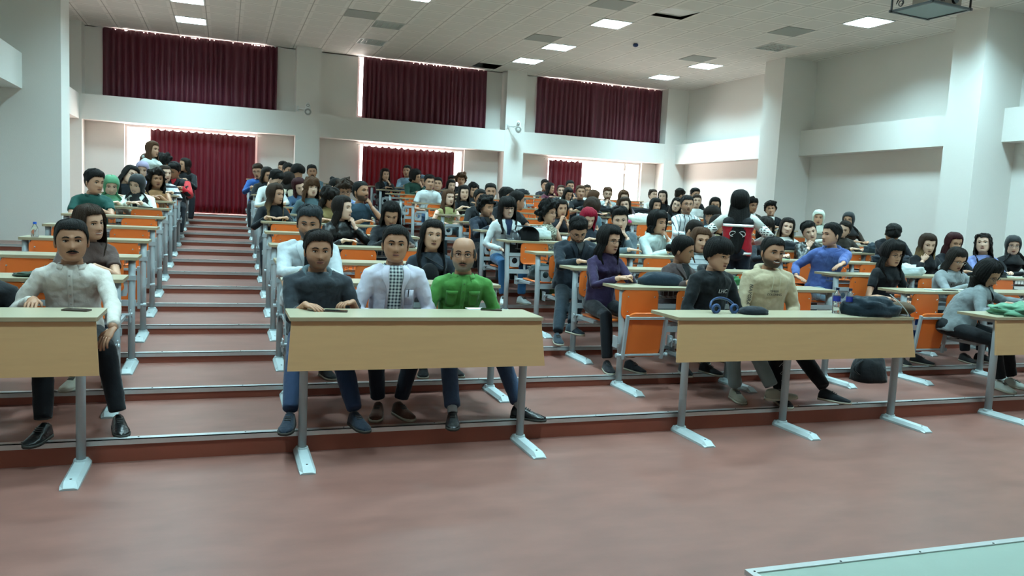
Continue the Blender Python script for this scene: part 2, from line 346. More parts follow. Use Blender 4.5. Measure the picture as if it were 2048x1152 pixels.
# lower windows: frame, mullion, glass
for n, (a, b, z0) in enumerate(LO):
    z0 = 1.215 if n == 0 else z0
    t = empty('window_%d' % (n + 1), ((a + b) / 2, YBr + .12, z0)); struct(t); w = b - a; h = 3.06 - z0
    m = MB(); f = .05
    m.b2(-w / 2, -w / 2 + f, -.04, .04, 0, h); m.b2(w / 2 - f, w / 2, -.04, .04, 0, h); m.b2(-w / 2 + f, w / 2 - f, -.04, .04, 0, f); m.b2(-w / 2 + f, w / 2 - f, -.04, .04, h - f, h)
    for q in ((-.17, .33) if n == 2 else (.17,) if n == 0 else (.40,)): m.b2(q * w - .03, q * w + .03, -.04, .04, f, h - f)
    m.b2(.33 * w - .01, .33 * w + .01, -.08, -.04, h * .72, h * .8)
    m.build('window_frame', M_frame, t)
for n, (a, b) in enumerate(UP):
    t = empty('window_%d' % (n + 4), ((a + b) / 2, YBr + .12, 3.62)); struct(t); w = b - a; h = ZC - 3.62 + .0; m = MB(); f = .05
    m.b2(-w / 2, -w / 2 + f, -.04, .04, 0, h); m.b2(w / 2 - f, w / 2, -.04, .04, 0, h); m.b2(-w / 2 + f, w / 2 - f, -.04, .04, 0, f); m.b2(-.03, .03, -.04, .04, f, h)
    m.build('window_frame', M_frame, t)
# curtains: pleated sheets hung on a rail by hooks, scalloped between the hooks
SH = {}
def shared(key, fn):
    """first call builds, later calls copy"""
    def put(parent, loc=None):
        if key not in SH:
            o = fn(); SH[key] = o; o.parent = parent
            if loc is not None: o.location = loc
            return o
        return inst(SH[key], parent, loc if loc is not None else (0, 0, 0))
    return put
def f_hook():
    m = MB(); m.tube([(0, -.02, -.02), (0, -.02, .006), (0, .02, .006)], .004, 5); return m.build('hook', M_louv)
def curtain(x0, x1, z0, z1, y, label, seed, dense=7.5, skew=0, thin=False):
    rnd = random.Random(seed); t = empty('curtain', ((x0 + x1) / 2, y, z0)); w = x1 - x0; n = int(w * 46); H = z1 - z0
    ph = []; p = 0
    for i in range(n + 1): p += dense * 2 * PI * w / n * (.75 + .8 * noise.noise(V((i * .045, seed, 0))) + .5 * rnd.random()) ; ph.append(p)
    m = MB(); rows = 9; vs = []; hook = .155 if dense > 7 else .2
    for r in range(rows + 1):
        f = r / rows
        for i in range(n + 1):
            x = -w / 2 + w * i / n; dz = 0
            if r == rows: dz = (-.030 * abs(math.sin(PI * (x + w / 2) / hook)) ** 1.2 - .012 * rnd.random()) if thin else (-.006 - (.028 if rnd.random() < .16 else 0))
            amp = (.026 + .02 * (1 - f)) * (1 + .4 * noise.noise(V((x * 1.5, seed, f))))
            yy = amp * math.sin(ph[i] + .6 * noise.noise(V((x * 2, f * 2, seed)))) + .03 * noise.noise(V((x * 3, f * 1.5, seed + 5)))
            vs.append((x + skew * (1 - f) + .01 * math.cos(ph[i]), yy, H * f + dz))
    m.add(vs, [(r * (n + 1) + i, r * (n + 1) + i + 1, (r + 1) * (n + 1) + i + 1, (r + 1) * (n + 1) + i) for r in range(rows) for i in range(n)])
    o = m.build('cloth', M_curtain2 if thin else M_curtain, t, True); so = o.modifiers.new('thick', 'SOLIDIFY'); so.thickness = .006
    m = MB(); m.tube([(-w / 2 - .12, .05, H + .0), (w / 2 + .12, .05, H + .0)], .009, 8)
    for s in (-1, 0, 1): m.b2(s * (w / 2 + .1) - .01, s * (w / 2 + .1) + .01, .045, .20, H - .008, H + .008)
    m.build('rail', M_louv, t)
    x = -w / 2 + .02
    while x < w / 2: shared('hook', f_hook)(t, (x, .025, H - .005)); x += hook
    tag(t, label, 'curtain', 'burgundy curtains on the back wall'); return t
ct = ZC - .012
curtain(-2.475, 1.06, 3.56, ct, 18.935, 'wide burgundy velvet curtain, upper left of the three over the beam', 3)
curtain(2.99, 6.04, 3.56, ct, 18.935, 'dark burgundy curtain over the beam between the two wall speakers', 5)
curtain(7.385, 10.99, 3.56, ct, 18.935, 'burgundy curtain over the beam to the right of both speakers', 8)
curtain(-1.545, .61, 1.235, 3.0, 18.84, 'full-length red-glowing curtain closing the top of the stairs', 13, 8.5, thin=True)
curtain(3.02, 5.25, 1.30, 2.985, 18.84, 'lower centre burgundy curtain beneath the beam, white window strips both sides', 21, 8.5, thin=True)
curtain(7.79, 8.70, 1.30, 2.98, 18.84, 'narrow gathered burgundy curtain left of the bright lower right window', 34, 9, thin=True)
# wall speakers
def speaker(x, y, z, arm, label, yawd):
    t = empty('wall_speaker', (x, y, z)); R = Matrix.Rotation(math.radians(yawd), 3, 'Z') @ Matrix.Rotation(math.radians(14), 3, 'X')
    m = MB(); rings = []
    for s, q in ((-.07, .9), (-.05, 1), (.07, .8), (.11, .5)):
        ring = []
        for k in range(24):
            a = 2 * PI * k / 24; xx = .085 * math.cos(a) * q * (1 if math.sin(a) < 0 else .72); zz = .15 * math.sin(a) * q; ring.append(R @ V((xx, s, zz)))
        rings.append(ring)
    m.loft(rings); m.build('cabinet', M_white, t, True)
    for nm, zz, r in (('woofer', -.055, .074), ('tweeter', .085, .036)):
        m = MB(); m.tube([R @ V((0, -.068, zz)), R @ V((0, -.084, zz))], [r, r * .93], 20, 0); m.tube([R @ V((0, -.084, zz)), R @ V((0, -.088, zz))], [r * .5, r * .4], 16, 1); m.build(nm, [M_vent, M_white], t, False)
    m = MB(); m.tube([R @ V((0, .1, 0)), (arm[0] - x, arm[1] - y, .02)], .012, 8); m.tube([R @ V((-.02, .1, -.08)), (arm[0] - x, arm[1] - y, .06)], .008, 8); m.box((arm[0] - x, arm[1] - y - .008, .02), (.05, .016, .12)); m.build('bracket', M_white, t)
    tag(t, label, 'speaker', 'white wall speakers')
speaker(1.70, 18.3, 3.64, (1.50, YB, 3.68), 'white wall speaker on the left column under the first upper curtain', -8)
speaker(6.66, 18.2, 3.65, (6.50, YB, 3.70), 'white wall speaker on the right column beside the middle upper curtain', -24)
# projector on a hung shelf
t = empty('projector_shelf', (8.05, 7.6, 4.30)); rz = math.radians(4)
m = MB(); m.box((0, 0, .012), (.62, .56, .008), 0, rz); m.build('board', mat('shelf_board', (.22, .30, .31), .5, .05), t)
m = MB(); Rz = Matrix.Rotation(rz, 3, 'Z')
for s in (-1, 1): m.box(Rz @ V((s * .32, 0, .01)), (.026, .62, .026), 0, rz); m.box(Rz @ V((0, s * .29, .01)), (.70, .026, .026), 0, rz)
m.build('frame', M_black, t)
for sx in (-1, 1):
    m = MB(); m.tube([Rz @ V((sx * .32, .29, .02)), Rz @ V((sx * .32, .29, ZC - 4.30))], .013, 8); m.tube([Rz @ V((sx * .32, -.29, .02)), Rz @ V((sx * .32, -.29, ZC - 4.30))], .013, 8); m.build('hanger', M_black, t)
    pts = []
    for q in range(22):
        a = q / 21; r_ = .055 * (1 - a * .75); an = a * 3.6 * PI; pts.append(Rz @ V((sx * .32, .27 - .10 - a * .02 + r_ * math.cos(an), .085 + r_ * math.sin(an))))
    m = MB(); m.tube([Rz @ V((sx * .32, .28, .25)), Rz @ V((sx * .32, .2, .12))] + pts, .006, 6); m.build('scroll', M_black, t, True)
tag(t, 'black framed shelf with scroll brackets hanging from the ceiling', 'shelf')
t = empty('projector', (8.10, 7.56, 4.325)); m = MB(); m.box((0, 0, .075), (.42, .36, .11)); o = m.build('casing', mat('projector_casing', (.40, .36, .31), .5), t); bevel(o, .02, 3)
m = MB(); m.tube([(.08, -.18, .075), (.08, -.21, .075)], [.045, .04], 16); m.build('lens', M_black, t)
m = MB()
for q in range(6): m.box((-.19 + q * .022, -.181, .07), (.008, .006, .06))
m.build('vent_slots', M_black, t)
m = MB()
for a in (-1, 1):
    for b in (-1, 1): m.tube([(a * .16, b * .13, 0), (a * .16, b * .13, .022)], .012, 8)
m.build('feet', M_black, t); tag(t, 'beige projector resting on the hanging black shelf', 'projector')

# ---------------------------------------------------------------- desks and chairs
OFF = -.06
def Ypole(k): return ris(k) + OFF       # poles of desk row k stand on tread k-1
BL = {'A': (-1.70, -.66, 2, 'left block'), 'B': (.41, 2.12, 3, 'middle block'), 'C': (3.26, 5.56, 4, 'wide block'), 'D': (6.42, 9.86, 6, 'right block')}
ORD = ['', 'first', 'second', 'third', 'fourth', 'fifth', 'sixth', 'seventh', 'eighth', 'ninth', 'tenth', 'eleventh', 'twelfth', 'thirteenth', 'fourteenth', 'fifteenth']
def span(b, k):
    x0, x1 = BL[b][0], BL[b][1]
    if k == 1: return {'A': (-1.9, -.68), 'B': (.385, 2.085), 'C': (3.17, 5.46), 'D': (6.42, 9.86)}[b]
    if b == 'C': return (x0 - .04 - .018 * (k - 2), x1)
    if b == 'D' and k > 9: return (6.28, x1)
    return (x0, x1)
def f_pole(hh, front):
    def fn():
        m = MB(); top = hh
        pts = [(0, 0, .03), (0, 0, top * .52), (0, .006, top * .60), (0, .022, top * .75), (0, .03, top)] if not front else [(0, 0, .03), (0, 0, top * .75), (0, .0, top)]
        m.tube(pts, .027, 14, 0, True, 1.25); return m.build('leg', M_leg, None, True)
    return fn
def f_foot():
    m = MB(); rings = []
    for y, z, w in ((.13, .012, .045), (.11, .042, .05), (-.36, .040, .05), (-.40, .012, .045)):
        rings.append([(-w, y, 0), (-w, y, z * .4), (-w * .6, y, z), (w * .6, y, z), (w, y, z * .4), (w, y, 0)])
    m.loft(rings); m.tube([(0, 0, .038), (0, 0, .052)], [.042, .038], 16, 0); m.ell((0, -.33, .041), (.008, .008, .003), 8, 3, 1)
    return m.build('foot', [M_foot, M_dark])
def f_top(w, d):
    def fn():
        m = MB(); t = .024; P = rrect(w, d, .012, 3)
        rings = [[(x, y, z) for x, y in P] for z in (-t, 0)]; m.loft(rings)
        o = m.build('desktop', [M_top, M_edge])
        for p in o.data.polygons:
            if abs(p.normal.z) < .5: p.material_index = 1
        return o
    return fn
def f_basket(w):
    def fn():
        m = MB(); n = int(w / .055)
        for z, y in ((-.10, .06), (-.10, .30), (-.035, .06), (-.10, .18)): m.tube([(-w / 2 + .1, y, z), (w / 2 - .1, y, z)], .0035, 5)
        for i in range(n + 1):
            x = -w / 2 + .1 + (w - .2) * i / n; m.tube([(x, .06, -.03), (x, .06, -.10), (x, .30, -.10), (x, .30, -.05)], .0022, 4)
        for i in (0, 1):
            x = (-w / 2 + .06) if i == 0 else w / 2 - .06; m.b2(x - .004, x + .004, .02, .33, -.05, -.024)
        return m.build('wire_basket', M_wire)
    return fn
def f_rails(w):
    def fn():
        m = MB(); m.b2(-w / 2, w / 2, -.012, .012, .695, .735); m.b2(-w / 2, w / 2, -.012, .012, .485, .535); return m.build('rail', M_leg)
    return fn
def f_plate():
    # perforated side plate between the pole and the seat back, a round hole in it
    m = MB(); n = 20; R = .036
    for z in (.64,):
        out = []; inn = []
        for i in range(n):
            a = 2 * PI * i / n; c, s = math.cos(a), math.sin(a); k = .062 / max(abs(c), abs(s) * .82); out.append((c * min(k, .09), s * min(k, .09))); inn.append((c * R, s * R))
        for y in (-.003, .003): pass
        o = m.add([(q[0], y, z + q[1]) for y in (-.003, .003) for q in out] + [(q[0], y, z + q[1]) for y in (-.003, .003) for q in inn], [])
        for i in range(n):
            j = (i + 1) % n; m.f += [(i, j, 2 * n + j, 2 * n + i), (n + i, 3 * n + i, 3 * n + j, n + j), (i, n + i, n + j, j), (2 * n + i, 2 * n + j, 3 * n + j, 3 * n + i)]; m.m += [0] * 4
    return m.build('side_plate', M_leg)
def desk(k, b):
    x0, x1 = span(b, k); n = BL[b][2]; w = x1 - x0; cx = (x0 + x1) / 2; base = tread(k - 1); front = k == 1
    t = empty('desk', (cx, Ypole(k), base)); top = tread(k) + (.768 if front else .80) - base
    d = .42 if front else .37
    if front:
        shared('top%d%s' % (front, b), f_top(w, d))(t, (0, -.09 + d / 2, top))
        m = MB(); T = MB(); pz, ph = -.028, .305; e = .05
        m.add([(-w / 2 + .01, -.075, top + pz), (w / 2 - .01, -.075, top + pz), (w / 2 - .01, -.057, top + pz), (-w / 2 + .01, -.057, top + pz),
               (-w / 2 - .012, -.075 - e, top + pz - ph), (w / 2 + .012, -.075 - e, top + pz - ph), (w / 2 + .012, -.057 - e, top + pz - ph), (-w / 2 - .012, -.057 - e, top + pz - ph)],
              [(0, 1, 2, 3), (7, 6, 5, 4), (0, 4, 5, 1), (2, 6, 7, 3), (0, 3, 7, 4), (1, 5, 6, 2)])
        m.build('front_panel', M_panel, t)
        m = MB()
        for s in (-1, 1): m.box((s * (w / 2 - .1), .1, top - .045), (.03, .3, .035))
        m.build('shelf_bracket', M_leg, t)
        lx = [-w / 2 + .10, w / 2 - .10] if b in 'BA' else [-w / 2 + .14, -w / 2 + 1.09, w / 2 - .07] if b == 'C' else [-w / 2 + .12, 0, w / 2 - .1]
    else:
        shared('topx' if b != 'C' else 'topC%d' % k, f_top(w, d)) (t, (0, -.03 + d / 2, top)) if b == 'C' else shared('top%s%.2f' % (b, w), f_top(w, d))(t, (0, -.03 + d / 2, top))
        shared('basket%s' % b, f_basket(BL[b][1] - BL[b][0] - .05))(t, (0, -.03, top))
        shared('rails%s' % b, f_rails(BL[b][1] - BL[b][0] - .02))(t, (0, .0, 0))
        lx = [-w / 2 + .045, w / 2 - .045]; m_ = max(1, round(w / 1.15)); lx = [-w / 2 + .045 + (w - .09) * q / m_ for q in range(m_ + 1)]
    for x in lx:
        shared('pole%d' % front, f_pole(top - .024, front))(t, (x, 0, 0)); shared('foot', f_foot)(t, (x, 0, 0))
        if not front: shared('plate', f_plate)(t, (x + (.09 if x < w / 2 - .1 else -.09), -.0, 0))
    where = {'A': 'left block beside the pillar', 'B': 'middle block right of the stairs', 'C': 'wide block behind the bottles and headphones', 'D': 'right block along the right wall'}[b]
    if front: lab = {'A': 'front desk with a phone, cut off by the left border, beech panel and grey legs', 'B': 'middle front desk with beech front panel on two grey legs', 'C': 'long front desk with headphones and two bottles, three grey legs', 'D': 'rightmost front desk partly outside the frame, holding a green jacket'}[b]
    else: lab = 'narrow beech-topped desk on grey posts, %s row, %s' % (ORD[k], where)
    tag(t, lab, 'desk', 'front row desks' if front else 'lecture desks'); return t
def f_back():
    m = MB(); n = 5; P = rrect(.36, .27, .06, 5); rings = []
    for y, s in ((.0, .97), (-.004, 1), (-.010, 1), (-.014, .97)):
        rings.append([(x * s, y - .05 * (x / .18) ** 2 * -.35 - (z) * .0, z * s + .735) for x, z in P])
    m.loft(rings)
    for sx in (-1, 1): m.ell((sx * .13, -.016, .80), (.008, .005, .008), 8, 4, 1); m.ell((sx * .13, -.016, .67), (.008, .005, .008), 8, 4, 1)
    return m.build('backrest', [M_orange, M_bolt], None, False)
def f_seat():
    # built lying flat: hinge at the origin, extends to -Y
    m = MB(); P = rrect(.36, .40, .07, 5); rings = []
    for z, s in ((-.008, .97), (-.003, 1), (.004, 1), (.009, .97)):
        rings.append([(x * s, -.21 + y * s, z + .25 * (x ** 2) - (.9 * max(0, -y - .12) ** 2)) for x, y in P])
    m.loft(rings); return m.build('seat', [M_orange])
def f_arm():
    m = MB()
    for s in (-1, 1): m.b2(s * .19 - .012, s * .19 + .012, -.36, .03, -.035, -.008)
    m.tube([(-.24, 0, -.01), (.24, 0, -.01)], .012, 8); m.b2(-.19, .19, -.345, -.325, -.03, -.01)
    for s in (-1, 1): m.tube([(s * .225, 0, -.01), (s * .25, 0, -.01)], .02, 10)
    return m.build('seat_frame', M_leg)
def f_hinge():
    m = MB()
    for s in (-1, 1):
        m.b2(s * .235 - .004, s * .235 + .004, -.07, .012, .36, .46)
        m.b2(s * .12 - .012, s * .12 + .012, -.002, .012, .50, .72)
    m.b2(-.24, .24, -.004, .012, .36, .385)
    return m.build('hinge_bracket', M_leg)
def chair(x, k, folded, label):
    t = empty('folding_chair', (x, Ypole(k + 1) - .012, tread(k))); 
    shared('cback', f_back)(t, (0, -.012, 0)); shared('chinge', f_hinge)(t, (0, 0, 0))
    for key, fn in (('cseat', f_seat), ('carm', f_arm)):
        o = shared(key, fn)(t, (0, -.05, .43)); o.rotation_euler = (math.radians(-82), 0, 0) if False else ((math.radians(-82), 0, 0) if folded else (0, 0, 0))
        if folded: o.location = (0, -.075, .27 if key == 'cseat' else .30)
    tag(t, label, 'chair', 'orange folding lecture chairs'); return t

